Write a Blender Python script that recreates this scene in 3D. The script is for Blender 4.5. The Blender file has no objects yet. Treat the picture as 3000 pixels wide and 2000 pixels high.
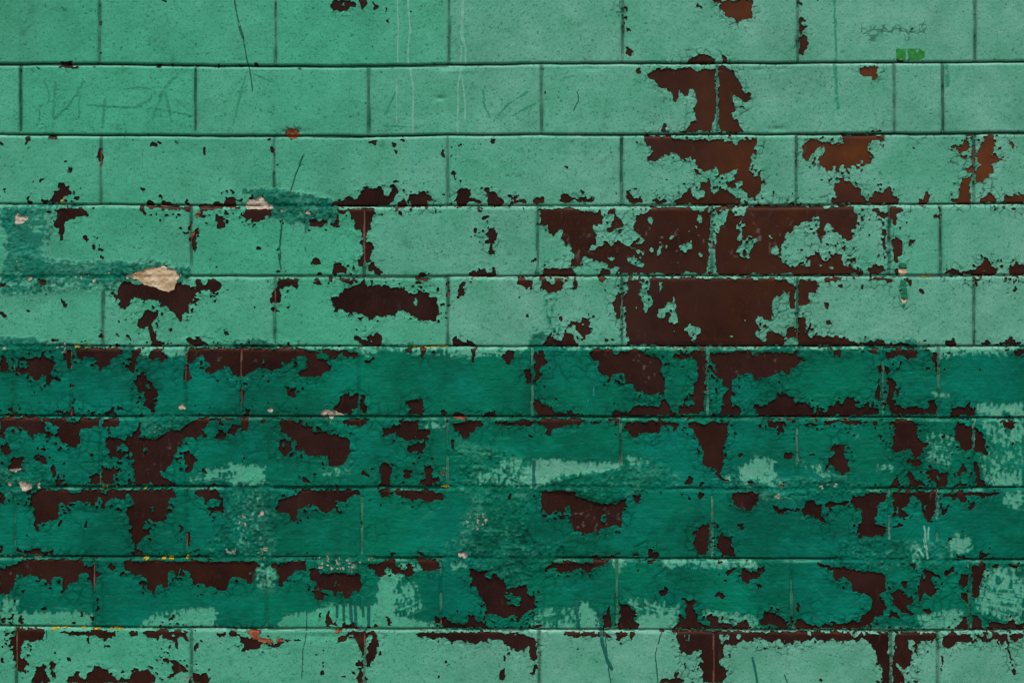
import bpy, math
import numpy as np

# ------------------------------------------------------------------ camera, sky, sun, exposure
scene = bpy.context.scene
C = scene.collection
PX = 0.0005                      # one pixel of the 3000 x 2000 photograph is half a millimetre of wall
ZC = 1.5                         # height of the middle of the photograph above the ground
DIST = 2.1
cam_data = bpy.data.cameras.new('camera')
cam = bpy.data.objects.new('camera', cam_data)
C.objects.link(cam)
scene.camera = cam
cam.location = (0, -DIST, ZC)
cam.rotation_euler = (math.radians(90), 0, 0)
cam_data.sensor_width = 36
cam_data.lens = 36 * DIST / 1.5
cam_data.clip_start = 0.05
cam_data.clip_end = 500
scene.render.resolution_x = 1024
scene.render.resolution_y = 682

SUN_EL, SUN_AZ = math.radians(62), math.radians(-14)     # overcast, brightest part of the sky high up and a little to the left
w = bpy.data.worlds.new('World'); scene.world = w; w.use_nodes = True
nt = w.node_tree; nt.nodes.clear()
bg = nt.nodes.new('ShaderNodeBackground'); wo = nt.nodes.new('ShaderNodeOutputWorld')
sky = nt.nodes.new('ShaderNodeTexSky'); sky.sky_type = 'NISHITA'; sky.sun_disc = False
sky.sun_elevation = SUN_EL; sky.sun_rotation = math.pi + SUN_AZ
sky.air_density = 1.0; sky.dust_density = 3.0; sky.ozone_density = 1.0
hs = nt.nodes.new('ShaderNodeHueSaturation'); hs.inputs['Saturation'].default_value = 0.12
nt.links.new(sky.outputs[0], hs.inputs['Color']); nt.links.new(hs.outputs[0], bg.inputs[0])
bg.inputs[1].default_value = 0.052
nt.links.new(bg.outputs[0], wo.inputs[0])
sd = bpy.data.lights.new('sun', 'SUN'); sd.energy = 1.5; sd.angle = math.radians(12); sd.color = (1, 0.97, 0.93)
so = bpy.data.objects.new('sun', sd); C.objects.link(so)
from mathutils import Vector
sdir = Vector((math.sin(SUN_AZ) * math.cos(SUN_EL), -math.cos(SUN_AZ) * math.cos(SUN_EL), math.sin(SUN_EL)))
so.rotation_euler = (-sdir).to_track_quat('-Z', 'Y').to_euler(); so.location = (0, -4, 6)
vs = scene.view_settings
vs.view_transform = 'Standard'; vs.look = 'None'; vs.gamma = 1; vs.use_curve_mapping = False
vs.exposure = 0.93

# ------------------------------------------------------------------ surveyed outlines
# '@x,y' gives the origin of the following outlines on the wall, 2.94 units to the half millimetre
BROWN = r"""@0,0
853,175 893,178 885,235 860,230
1345,0 1440,0 1440,17 1405,8 1350,8
527,538 620,536 625,565 690,570 680,595 600,590 480,590 500,565 527,562
312,580 338,580 338,600 315,598
1343,545 1390,548 1390,583 1345,580
1470,548 1490,555 1495,585 1475,590
1875,557 1953,555 1950,585 1880,588
2050,560 2115,558 2112,575 2070,580
2190,550 2215,530 2230,565 2205,575
800,558 840,558 838,572 802,572
2240,597 2270,597 2250,612
857,440 870,440 868,520 858,515
880,0 884,0 884,40 878,40
@750,0
640,30 690,0 800,5 860,20 868,60 800,65 790,95 740,100 690,92 695,110 665,110 650,75 640,45
-735,40 760,33 757,52 740,50
880,0 960,0 960,50 945,75 915,80 905,40
990,10 1010,5 1015,35 1055,50 1050,75 1025,105 1000,85 1005,50 992,40
1100,65 1115,55 1132,75 1125,112 1110,110 1112,88
1122,168 1150,172 1148,195 1125,195
995,390 1018,395 1015,410 1010,422 998,415
929,313 941,313 937,328
1318,85 1340,95 1335,115 1322,105
1070,615 1090,625 1080,637 1070,632
0,530 20,540 25,575 0,572
35,595 65,598 55,612 38,610
365,590 400,592 395,610 370,612
1538,530 1558,540 1548,558 1536,550
948,868 965,880 955,893 948,890
897,887 915,880 910,897
173,25 183,25 181,180 174,150
240,1125 310,1110 370,1115 375,1160 330,1175 255,1165
890,1135 903,1140 905,1152 893,1150
@1500,0
972,60 1000,65 998,85 985,95 972,85
965,150 990,135 1000,145 985,180 960,175
980,235 1005,228 1015,265 985,278
955,190 963,190 963,330 955,325
968,395 1000,410 1035,440 1030,470 1010,490 985,465
1572,45 1600,30 1615,45 1640,80 1630,92 1615,75 1575,58
1710,0 2180,0 2175,15 2140,25 2130,80 2128,110 2110,175 2080,135 2065,160 2040,165 2020,185 1970,180 1940,200 1925,170 1905,155 1870,165 1835,155 1830,120 1800,90 1780,70 1790,35 1755,45 1720,15
-1800,0 1828,0 1815,20 1803,10
1908,250 1925,237 1920,260 1910,262
1503,540 1520,505 1550,488 1580,490 1600,478 1665,465 1700,485 1742,500 1742,548 1505,548
1803,480 1830,468 1865,508 1850,550 1815,545
1065,610 1085,592 1125,588 1115,640 1098,655 1070,635
1155,655 1175,630 1240,605 1330,588 1345,600 1400,590 1470,595 1530,582 1560,590 1570,607 1620,605 1660,590 1720,610 1758,600 1750,700 1755,860 1745,1000 1735,1080 1730,1130 1690,1150 1590,1135 1510,1150 1450,1140 1430,1130 1490,1120 1530,1080 1530,1045 1570,1045 1590,1030 1575,980 1560,930 1570,905 1590,870 1578,830 1565,775 1520,790 1510,830 1480,835 1445,780 1430,850 1410,880 1385,865 1370,810 1330,795 1320,765 1275,765 1260,730 1225,710 1225,690 1175,685
1778,570 1840,575 1880,600 1912,605 1920,650 1945,685 1958,720 1990,770 2010,800 2040,792 2068,820 2050,860 2010,880 1980,875 1960,850 1920,830 1885,815 1900,860 1918,900 1925,940 1900,980 1910,1020 1945,1020 1955,1080 1990,1130 1992,1160 1900,1155 1800,1155 1775,1130 1780,900
1955,655 1978,655 1970,680 1950,690
2095,700 2110,690 2135,705 2125,740 2100,745
1965,912 1990,902 2010,925 2005,940 1962,932
2100,912 2110,905 2110,920
2070,1010 2100,1015 2125,1030 2090,1035
280,785 298,780 300,815 283,815
1123,1075 1140,1080 1145,1090 1130,1097
1300,1075 1310,1060 1330,1080 1335,1120 1360,1145 1300,1145 1287,1130 1288,1090
2050,1145 2075,1145 2075,1160 2050,1160
250,585 265,585 265,610 252,610
@2200,0
400,0 412,0 410,90 402,90
418,15 440,5 450,30 440,60 418,50
415,160 440,170 462,170 460,190 440,200 455,225 485,225 480,245 455,250 445,290 455,312 485,325 480,350 495,370 490,410 460,450 435,490 415,475 412,380
-415,310 435,300 435,320 417,328
550,0 600,0 595,10 555,12
1365,255 1390,245 1400,262 1370,275
1235,240 1245,240 1240,260 1255,280 1240,275
965,250 980,255 985,265 970,262
1250,515 1320,515 1315,540 1270,540
918,590 980,570 1010,578 1090,578 1095,600 1090,635 1107,655 1090,685 1050,700 1030,680 985,665 930,650 932,620
-1025,670 1045,665 1048,695 1035,690
1955,490 1965,490 1965,505 1957,508
1780,568 1798,575 1788,580
1400,575 1425,585 1420,590
1005,1140 1050,1128 1110,1125 1140,1135 1140,1176 780,1176 785,1160 930,1160 950,1140 1000,1145
@0,380
0,98 15,98 28,120 20,137 0,130
225,62 270,60 275,90 262,100 255,130 210,145 208,130 228,120 230,100 220,85
415,80 430,57 500,60 503,90 470,98 450,88 420,90
815,140 830,140 838,160 825,160
868,140 885,140 888,165 880,190 895,230 885,310 868,325 850,310 848,220 838,190 860,165
1148,82 1165,95 1155,117 1148,110
1282,145 1300,112 1320,105 1335,120 1355,122 1360,155 1330,148 1290,150
1355,105 1380,97 1405,97 1400,125 1385,138 1360,130
1512,100 1530,98 1537,112 1520,120 1512,115
1738,150 1760,140 1770,170 1780,185 1775,222 1755,215 1740,190
1922,175 1930,175 1930,195 1920,190
1508,240 1516,240 1516,248 1508,248
2285,80 2352,75 2352,110 2330,90 2300,100
2305,145 2352,140 2352,200 2320,200
557,260 570,258 582,270 575,283 560,280
590,310 605,305 615,320 622,335 615,355 595,375 585,370 595,340 590,325
200,405 218,403 215,425 203,425
168,425 182,425 178,440
335,430 365,412 383,430 360,450 342,478 337,455
28,515 45,503 55,520 52,550 38,540
262,530 275,530 275,560 262,575 258,625 295,628 300,640 270,655 230,640 230,600 245,578 255,570
190,632 215,632 205,642
512,460 560,465 575,490 600,490 605,515 625,545 610,570 570,575 535,600 520,615 470,620 430,630 390,630 360,635 360,610 345,585 360,578 385,610 420,610 440,590 460,560 475,530 505,520 508,480
433,515 445,520 455,550 445,550
640,590 690,585 685,610 665,625 640,605
1200,505 1215,498 1250,515 1250,530 1225,543 1205,525
2130,490 2148,490 2140,515
1255,645 1270,610 1280,598 1300,605 1330,620 1340,650 1380,655 1380,660 1255,655
1395,620 1420,608 1460,625 1500,640 1560,655 1410,655 1395,640
1600,635 1625,615 1640,640 1635,655 1600,650
1725,635 1760,632 1820,640 1850,640 1870,622 1920,630 1940,575 2000,580 2035,605 2037,660 1720,660
1215,655 1650,660 1650,680 1630,705 1560,690 1480,700 1380,680 1320,680 1240,675 1240,700 1260,730 1320,725 1315,750 1240,740 1212,710
1720,655 2037,662 2035,675 1920,672 1910,695 1850,700 1760,705 1760,755 1735,765 1700,755 1730,735 1730,690
1335,728 1350,728 1352,750 1335,750
1480,720 1510,728 1518,755 1485,745
1590,735 1605,735 1603,748 1592,745
395,695 470,690 500,688 610,680 700,680 740,690 765,745 740,755 690,755 600,770 580,790 550,800 555,840 568,870 555,910 560,955 505,955 520,920 508,870 510,845 460,845 458,790 490,770 510,735 500,715 460,705 410,725
1065,835 1085,825 1098,840 1080,853
725,845 740,850 735,862
722,920 755,912 765,950 762,978 740,970 722,940
772,1020 790,1015 800,988 825,1000 815,1025 800,1035
835,1000 858,1005 845,1018
918,1022 940,1022 940,1042 925,1042
850,1085 868,1075 890,1100 885,1115 860,1115
1085,665 1115,668 1105,685
790,670 830,665 815,690 800,695
1845,740 1870,745 1880,735 1935,740 1935,780 1925,805 1950,820 1945,835 1915,845 1885,862 1865,850 1875,805 1858,770
2120,680 2350,678 2352,770 2320,755 2300,735 2275,785 2240,795 2210,805 2165,790 2175,765 2130,775 2085,745 2085,720 2110,705
1700,795 1715,800 1708,810
1700,825 1725,830 1715,850 1715,890 1698,920 1705,945 1690,980 1705,1005 1700,1035 1660,1045 1655,1010 1665,975 1635,970 1625,945 1645,905 1680,880 1690,850
1630,830 1645,830 1645,880 1620,860
1632,985 1650,985 1648,998 1635,998
2205,1010 2225,998 2252,1000 2250,1030 2215,1030
1845,1175 1865,1165 1872,1175 1852,1188
2180,885 2192,890 2182,895
1525,1208 1552,1210 1550,1230 1530,1235
1845,620 1860,622 1850,640
@750,380
270,60 345,50 345,75 310,95 275,75
80,85 110,75 140,80 150,105 130,100 90,100
105,145 152,145 155,198 118,200
645,92 680,95 660,110
697,170 720,172 708,188
970,115 1000,95 1028,85 1038,110 1035,145 1010,135 972,130
857,170 880,158 888,185 860,180
1240,65 1285,68 1285,95 1262,110 1242,90
1170,108 1210,115 1215,145 1190,165 1178,140
1190,180 1215,178 1222,215 1210,220 1195,195
1395,140 1403,150 1400,165
1590,195 1605,160 1625,180 1630,220 1640,240 1625,258 1605,230
1675,220 1698,212 1692,240 1670,235
1732,125 1760,115 1800,135 1775,145 1745,152
1922,140 1945,125 1960,130 1935,158
1992,100 2030,80 2068,72 2065,100 2030,122
182,290 195,280 205,290 198,308 182,312
1685,345 1705,345 1725,380 1725,430 1712,430 1700,400 1678,398 1688,370
792,425 805,422 805,440 793,442
1783,452 1803,458 1793,468
860,403 870,403 865,412
1595,555 1620,530 1628,560 1600,568
640,655 660,620 765,600 770,570 800,570 840,585 870,585 905,545 920,510 945,485 970,500 990,510 1025,510 1085,485 1100,555 1130,562 1165,555 1175,510 1150,500 1170,472 1200,485 1220,540 1210,570 1190,590 1195,612 1150,625 1145,660 870,665
1210,660 1220,620 1250,610 1255,580 1285,605 1310,610 1325,550 1385,555 1400,520 1425,525 1455,515 1460,550 1515,570 1515,620 1465,630 1500,650 1600,655 1640,660 1340,660 1330,620 1300,625 1300,662
1175,660 1325,658 1290,670 1240,685 1205,705 1195,690
1330,660 1370,660 1355,688 1330,688
1530,665 1545,665 1550,690 1538,733 1525,715 1530,690
1730,510 1810,515 1848,492 1850,540 1862,565 1840,590 1890,590 1930,620 1955,645 1910,645 1880,625 1850,615 1820,640 1815,660 1730,650 1725,580
1680,652 1815,652 1815,665 1690,668
1962,525 1990,495 2015,510 2015,535 2060,545 2090,575 2115,580 2150,625 2120,645 2090,660 1990,665 1990,590 1995,550
2185,615 2215,610 2210,580 2250,558 2258,590 2240,612 2290,610 2310,595 2330,610 2320,637 2190,640
1688,518 1705,522 1690,530
710,690 760,690 800,672 850,680 950,672 1045,675 1025,700 1030,745 1000,745 990,795 975,830 995,860 960,870 955,915 950,960 1000,962 1020,1010 1000,1060 985,1100 990,1145 960,1140 940,1120 930,1160 895,1185 875,1175 890,1110 925,1070 905,1050 940,1010 910,1010 890,980 920,955 915,900 900,860 850,850 855,790 820,770 815,720 795,700 760,730 715,715
0,680 140,685 140,760 100,740 80,765 40,790 0,805
690,735 715,735 725,800 710,840 670,852 640,830 640,805 670,800 690,765
450,770 500,770 530,790 565,770 620,780 625,800 590,810 585,840 545,850 520,835 455,830
210,775 235,780 228,805 212,805
0,1000 45,1000 45,1030 10,1030
190,1020 215,1020 213,1055 180,1045
475,1115 500,1085 545,1120 550,1165 535,1175 510,1160 475,1180
660,1170 690,1150 705,1140 745,1160 785,1210 785,1235 635,1235 655,1205
965,1165 1000,1140 1020,1145 1035,1190 1070,1195 1095,1225 1090,1235 975,1235 960,1210
1150,1000 1185,985 1190,1000 1175,1012
1412,1225 1450,1222 1450,1235 1412,1235
1870,880 1885,845 1905,850 1895,890 1875,918
1890,670 1935,680 1950,720 1925,722 1905,700
1940,765 1965,745 2015,745 2010,765 1965,785 1940,792
1965,900 1990,875 2020,840 2060,850 2075,885 2075,950 2045,960 2040,990 2050,1035 2058,1090 2020,1075 1995,1040 2010,990 1965,990 1965,970 2000,955 2005,935
2025,1190 2055,1187 2060,1235 2025,1235
1850,1225 1920,1210 1960,1195 1985,1225 1985,1235 1840,1235
180,1210 215,1205 215,1235 180,1235
245,1205 275,1208 270,1218 250,1218
530,1225 560,1225 560,1235 530,1235
@1500,380
1060,85 1095,90 1095,115 1085,130 1070,150 1060,130
1125,50 1330,55 1395,65 1410,85 1490,80 1620,90 1680,85 1680,120 1725,90 1770,80 1790,100 1900,90 1910,125 1935,130 1950,85 1995,80 2010,110 2090,75 2112,85 2112,130 2090,140 2090,200 2065,215 2045,240 2065,270 2055,305 2045,320 2045,350 2075,365 2085,380 2095,415 2140,400 2150,470 2145,560 2110,565 2100,600 2075,595 2030,590 2000,540 1985,540 1975,510 1940,500 1880,490 1860,510 1870,540 1920,580 1970,600 1975,625 1945,655 1380,640 1390,615 1440,590 1465,570 1470,540 1490,535 1510,495 1540,490 1545,525 1560,570 1600,600 1640,580 1655,550 1650,530 1620,515 1615,455 1650,460 1665,440 1695,420 1700,450 1705,480 1695,510 1730,560 1765,520 1780,500 1845,520 1865,490 1850,470 1830,450 1890,445 1915,420 1910,400 1935,375 1935,340 1890,360 1850,375 1820,385 1770,385 1755,320 1740,315 1690,340 1700,345 1660,355 1610,335 1595,330 1580,260 1540,275 1530,230 1505,250 1440,240 1415,210 1385,195 1355,210 1340,220 1275,235 1245,275 1170,270 1160,240 1195,220 1205,145 1170,140 1155,150 1150,100
-1925,455 1980,455 1975,485 1950,500 1930,480
-1985,535 2020,555 2025,590 2075,595 2085,610 2060,625 2030,620 2035,650 1990,650 1975,610
1565,345 1590,345 1610,365 1640,380 1620,390 1590,380
1305,435 1330,418 1350,430 1340,455 1310,442
1185,495 1200,500 1205,530 1190,520
450,315 468,302 495,335 485,345 460,335
2230,205 2245,187 2255,200 2250,218 2232,218
2010,610 2035,620 2035,645 1990,650 1995,620
2145,580 2180,590 2150,612
0,575 25,560 50,562 50,585 35,600 50,615 110,598 120,610 118,640 0,635
168,635 190,600 215,582 280,580 285,635 230,640 210,630
380,625 410,605 420,560 460,545 500,560 550,590 600,585 640,590 700,583 705,610 690,630 640,630 600,615 540,610 510,625
890,540 905,535 918,545 900,555
895,485 910,483 905,495
972,535 1015,510 1020,545 1050,598 1095,580 1120,590 1125,635 1010,635 1005,600 985,590
1205,605 1250,590 1275,610 1310,595 1330,610 1310,635 1215,635
250,695 310,680 400,680 430,685 470,665 520,672 550,685 600,700 700,710 745,710 755,678 772,680 770,720 780,770 775,820 710,825 695,840 710,880 730,900 730,945 735,1000 680,990 665,1040 720,1030 740,1000 780,1000 820,960 850,990 895,975 910,935 935,975 1000,1000 1030,1020 1060,975 1100,990 1130,975 1135,935 1100,925 1085,885 1040,860 1045,810 1070,770 1085,715 1150,720 1215,670 1240,670 1480,665 1545,670 1550,700 1640,700 1655,670 1690,665 1690,720 1710,770 1700,900 1690,1100 1690,1180 1670,1215 1640,1235 930,1235 920,1190 880,1195 850,1235 825,1200 830,1155 770,1150 745,1130 690,1100 650,1120 630,1080 600,1125 590,1165 540,1180 520,1195 525,1235 270,1235 300,1215 350,1190 400,1195 420,1190 510,1180 515,1120 525,1080 510,1000 490,975 440,965 435,910 435,870 410,870 370,905 345,930 340,895 305,885 295,830 260,830 260,800 250,780 258,740
-590,1165 600,1130 630,1080 650,1118 690,1100 745,1130 770,1150 830,1155 828,1200 810,1225 750,1205 750,1235 560,1235 525,1210 520,1185
-660,1040 690,990 740,990 735,1015 700,1045
-835,1105 860,1095 875,1115 865,1130 840,1125
-990,1100 1050,1092 1075,1130 1130,1150 1130,1170 1105,1200 1050,1165 1000,1135
-1065,1040 1090,1035 1140,1070 1130,1090 1090,1080 1065,1055
-1175,1025 1190,1008 1215,1035 1210,1055 1180,1045
-1175,765 1200,745 1215,770 1205,810 1185,805
-1250,1040 1275,1000 1285,1005 1280,1060 1265,1090 1248,1075
-1310,1020 1325,965 1345,1000 1345,1020 1310,1025
-1350,930 1380,910 1395,915 1390,935 1365,945
-1440,1005 1480,985 1510,970 1540,970 1540,1030 1505,1045 1500,1065 1465,1045 1445,1030
-1508,880 1530,880 1520,898
-1570,840 1590,850 1580,865
-1600,730 1620,722 1640,760 1625,810 1600,810 1597,770
-1600,1060 1620,1050 1648,1075 1640,1100 1610,1098
-1268,970 1290,965 1280,990
-1420,1008 1435,1008 1430,1022
-1535,950 1550,955 1540,965
-1425,925 1435,930 1425,935
-525,1112 540,1112 535,1125 527,1122
-1425,1137 1437,1140 1428,1148
-860,1215 890,1182 920,1190 920,1215 895,1235 855,1235
-1090,1105 1110,1105 1100,1125
820,680 895,680 890,720 910,770 945,770 960,810 955,830 930,845 890,850 840,880 815,870 820,850 845,840 870,800 880,765 870,740 830,730
905,875 925,865 935,880 925,900 908,890
935,680 952,685 945,697
1745,660 2352,672 2352,1235 1770,1235 1745,1160 1750,1000 1755,905 1775,900 1785,830 1835,790 1860,690 1820,695 1775,715 1755,710
-1890,700 1930,665 2000,660 2015,700 1990,740 1920,755 1905,715
-1935,835 1965,795 1975,825 2010,810 2005,840 1980,880 1940,870
-1940,940 1960,900 1980,900 1980,935 1960,962 1938,955
-1925,1040 1960,1010 1985,965 2015,955 2040,910 2070,915 2080,945 2120,945 2090,985 2060,1030 2030,1070 2050,1095 2020,1105 1960,1090 1930,1075
-2210,915 2235,920 2260,935 2235,950 2215,945
-2190,985 2210,990 2198,998
-2225,1050 2235,1010 2280,1005 2310,1030 2352,1040 2352,1150 2320,1130 2300,1085 2260,1090
-2100,1060 2115,1060 2112,1075
165,1135 180,1110 200,1108 200,1145 170,1142
262,1180 280,1163 300,1170 275,1205
183,780 197,785 188,795
@2200,380
0,75 45,72 50,130 25,160 20,200 0,212
0,360 30,370 20,395 70,395 90,430 90,540 60,560 40,605 0,595
0,258 10,280 0,300
85,580 120,590 90,612
170,210 185,187 197,200 190,218
455,110 500,90 565,75 590,90 610,95 615,105 690,115 790,125 795,70 1140,45 1130,105 1090,85 1020,110 1005,155 1020,210 1035,260 1035,300 965,310 960,255 945,255 945,300 900,310 840,330 795,310 790,290 775,310 730,320 700,345 645,370 630,365 620,330 595,310 595,240 630,200 632,140 600,150 560,160 550,200 505,220 500,265 455,260 440,225 445,150
545,230 565,228 560,245
780,45 1140,45 1140,70 780,75
1380,140 1400,150 1418,155 1418,170 1400,165 1380,158
590,430 600,412 617,425 612,445 592,445
1718,150 1760,130 1800,155 1830,120 1835,90 1860,100 1885,140 1870,170 1830,185 1810,190 1808,240 1795,240 1790,200 1770,190 1765,170 1722,168
1850,50 1935,50 1920,65 1870,70 1840,75
1690,258 1710,265 1715,290 1700,302 1690,295
1760,260 1775,265 1788,300 1775,318 1765,290
1840,332 1880,322 1882,360 1860,365
1900,140 1925,145 1920,320 1905,320 1895,220
1715,600 1785,585 1800,540 1800,480 1820,430 1890,405 1900,440 1885,470 1885,590 1900,640 1780,640 1760,630 1740,625
2000,45 2095,50 2090,85 2095,150 2075,210 2080,235 2130,235 2165,235 2165,255 2110,270 2070,310 2085,330 2095,380 2050,380 2045,420 2005,425 1990,460 1940,458 1940,420 1935,370 1950,320 1980,310 1950,290 1950,220 1960,130 2000,110
2220,85 2245,85 2275,120 2270,165 2250,165 2240,135 2215,120
2280,160 2305,145 2300,165
1280,440 1295,432 1303,455 1285,460 1275,462
680,640 690,600 730,570 720,535 700,505 715,475 750,465 775,435 780,400 790,388 805,395 805,435 850,440 880,490 910,495 945,520 950,560 1000,615 1010,585 1045,575 1045,520 1100,530 1140,545 1155,505 1215,480 1220,565 1260,575 1280,610 1280,640
730,370 740,370 735,378
1440,605 1490,590 1490,530 1520,520 1548,560 1540,610 1525,640 1440,665 1435,630
1940,475 1970,485 1965,500
1965,590 2030,560 2050,530 2080,570 2110,585 2120,630 2050,620 1965,632
2165,630 2185,560 2240,570 2260,545 2300,570 2305,540 2330,545 2335,575 2352,570 2352,635
2055,660 2115,660 2090,685 2060,682
2155,655 2190,660 2180,682 2155,680
2235,655 2290,660 2275,690 2240,690
0,650 400,655 620,655 620,675 665,685 690,680 690,655 920,655 915,672 880,665 880,690 890,720 915,750 915,820 900,850 860,870 865,885 885,885 880,940 870,960 830,960 790,930 770,900 770,870 750,880 730,890 700,870 680,830 655,805 635,840 635,900 620,930 610,980 595,980 590,950 565,920 560,870 585,830 585,750 530,750 515,770 525,790 500,800 480,795 420,800 400,840 365,830 365,870 330,890 300,900 285,950 280,975 250,990 270,1010 240,1020 210,1005 175,1005 170,1050 185,1075 230,1095 260,1095 265,1145 310,1150 345,1185 380,1180 420,1160 480,1180 515,1165 510,1120 490,1105 505,1070 540,1065 545,1030 560,1055 590,1070 600,1100 640,1120 700,1100 720,1065 780,1075 780,1115 800,1145 780,1170 825,1180 850,1155 895,1225 895,1235 0,1235 0,1030 20,1020 20,985 60,955 45,940 20,945 10,910 0,910
1035,680 1100,685 1120,710 1165,705 1190,690 1190,740 1140,768 1120,740 1080,720 1040,718
-1095,665 1195,655 1190,690 1160,710 1110,700
1200,660 1240,660 1300,675 1335,690 1310,705 1265,715 1250,730 1255,770 1240,810 1240,835 1215,830 1210,790 1200,750
1360,690 1382,700 1370,712
1510,705 1538,708 1520,720
1570,745 1600,725 1620,745 1610,765 1590,762
1620,665 1635,665 1635,820 1618,820
1665,690 1680,695 1670,705
940,755 975,750 980,775 960,788 940,778
1115,880 1140,850 1165,860 1165,920 1155,980 1140,970 1140,900 1120,895
955,912 978,918 958,932
1015,900 1030,885 1038,905 1025,925
645,975 665,965 685,985 665,1000 648,992
675,965 720,965 715,980
490,855 535,855 530,875 500,872
405,1020 425,1020 425,1038 408,1035
780,1025 800,1000 820,1030 790,1038
875,1030 900,998 905,1030 885,1040
815,1080 885,1072 885,1085 820,1095
860,1105 905,1110 905,1150 880,1150 858,1130
1133,1075 1140,1060 1155,1075 1145,1115 1133,1100
1212,945 1235,912 1260,930 1270,950 1300,960 1305,1005 1290,1020 1310,1060 1300,1080 1260,1105 1255,1150 1220,1145 1225,1080 1212,1040
1340,995 1360,970 1365,935 1400,950 1435,955 1405,980 1405,1002 1370,990 1345,1000
1990,1145 2015,1105 2060,1130 2070,1185 2125,1190 2110,1235 1890,1235 1930,1190 1970,1180
2205,1190 2245,1170 2280,1140 2352,1170 2352,1235 2205,1235
2250,1070 2278,1072 2255,1085
2195,1010 2218,1010 2205,1020
1680,1225 1740,1195 1800,1215 1830,1235 1670,1235
1000,1225 1020,1190 1040,1165 1150,1175 1150,1235 1000,1235
1230,1200 1255,1195 1265,1230 1230,1232
1485,1228 1510,1228 1510,1235 1485,1235
2145,1170 2165,1172 2155,1182
-580,1170 600,1158 615,1175 590,1192
-670,1178 690,1175 703,1188 690,1197
-150,918 175,915 203,932 185,950 165,945
@0,780
0,135 30,145 55,155 75,165 100,180 95,195 65,180 45,175 20,185 0,175
340,110 380,105 412,112 405,145 375,165 342,150
388,225 400,230 398,252 388,248
422,170 435,172 435,185 425,185
527,278 545,280 560,305 585,330 582,360 540,360 540,320 530,300
235,370 255,368 255,395 240,402
0,400 25,392 60,420 55,440 35,452 15,435 0,425
0,535 10,545 5,560 0,560
445,625 520,625 510,640 470,650 440,660 430,655
850,533 878,533 878,550 868,560 878,590 910,603 905,612 860,615 855,595 865,580
810,640 830,660 815,660
680,645 715,640 712,660 685,668
1045,120 1080,115 1110,135 1150,160 1190,165 1230,140 1280,155 1340,185 1400,205 1450,190 1500,140 1530,128 1590,150 1630,165 1650,190 1690,180 1690,145 1675,112 1725,120 1740,150 1780,155 1800,115 1860,118 1900,130 1913,155 1895,190 1880,212 1850,215 1850,238 1835,238 1830,215 1780,210 1740,215 1700,230 1670,260 1655,300 1630,320 1620,350 1625,390 1615,420 1590,412 1560,430 1568,460 1555,495 1540,490 1515,430 1500,400 1470,380 1430,355 1380,350 1375,320 1340,290 1280,290 1230,275 1210,310 1200,270 1165,265 1130,300 1110,330 1095,345 1085,382 1060,365 1030,365 1040,310 1010,290 1000,315 985,280 965,250 940,225 1000,230 1010,190 1030,170 1040,150
1240,385 1275,372 1300,388 1335,390 1362,410 1355,430 1330,460 1310,480 1310,525 1330,545 1350,590 1352,625 1375,645 1415,650 1420,685 1290,685 1305,640 1290,600 1300,570 1285,530 1260,520 1245,550 1230,540 1200,545 1175,520 1190,480 1200,440 1225,420
1425,675 1440,658 1480,645 1485,670 1440,685
1520,675 1560,672 1560,685 1520,685
1010,480 1020,458 1032,465 1035,492 1018,495
1080,455 1110,465 1100,480 1085,478
985,590 1010,580 1033,578 1030,612 1012,605
1085,600 1100,580 1120,590 1125,610 1143,625 1135,645 1120,620 1095,615
1180,578 1203,580 1200,597 1182,597
1448,550 1470,535 1495,548 1480,572 1455,568
1918,560 1940,540 1960,565 1975,600 1945,590
1605,640 1635,605 1650,622 1690,620 1705,598 1740,635 1790,650 1810,680 1640,680
2178,350 2190,335 2198,358 2185,378
2290,118 2318,120 2300,135
2340,240 2352,230 2352,320 2335,310
2322,360 2352,345 2352,390 2335,385
0,750 30,765 60,790 70,830 85,860 75,890 70,918 30,910 0,905
160,790 200,785 240,795 320,770 360,775 390,762 430,790 445,815 478,825 475,870 465,890 430,930 440,945 475,955 510,945 530,985 525,1005 495,1000 470,965 450,990 430,1018 410,1010 400,985 390,935 365,940 350,985 310,990 290,980 265,925 240,910 205,940 160,905 135,900 145,860 150,820
-165,825 230,820 235,860 180,865
550,760 575,715 615,712 622,760 618,810 610,830 620,885 595,885 580,850 585,820 565,800
600,1005 640,1003 650,1030 630,1055 608,1045
650,1130 662,1150 640,1165 628,1188 615,1180 610,1160 635,1150
605,1205 635,1195 642,1235 610,1235
150,1160 165,1160 175,1190 185,1235 160,1235
85,1040 105,1030 105,1080 80,1070
645,700 1030,700 1055,730 1045,760 1020,770 1005,800 985,790 960,800 950,840 920,850 890,870 880,905 855,905 845,870 825,850 820,800 800,780 750,775 715,775 710,800 680,805 660,790 650,760
1130,735 1180,700 1215,705 1220,750 1195,770 1185,800 1170,830 1170,880 1160,920 1135,905 1110,880 1110,850 1130,820 1130,790 1140,760
1280,750 1310,735 1320,700 1415,700 1405,740 1435,760 1450,790 1410,795 1395,825 1375,820 1370,800 1330,780 1330,820 1300,815 1285,790
1215,905 1250,905 1255,960 1300,990 1320,1030 1340,1050 1350,1090 1363,1100 1360,1135 1325,1150 1345,1190 1362,1200 1355,1225 1320,1235 1260,1215 1230,1210 1235,1165 1255,1130 1240,1090 1185,1080 1190,1050 1165,1010 1165,985 1200,960 1210,930
-1255,1015 1275,1010 1290,1040 1265,1045
1630,700 2352,702 2352,905 2310,890 2270,880 2220,885 2190,905 2120,930 2110,960 2080,960 2030,940 1995,920 1985,880 1970,860 1930,860 1900,900 1860,895 1830,930 1790,915 1765,895 1750,870 1810,860 1790,830 1760,810 1745,770 1710,770 1700,800 1660,835 1610,830 1600,770
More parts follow.
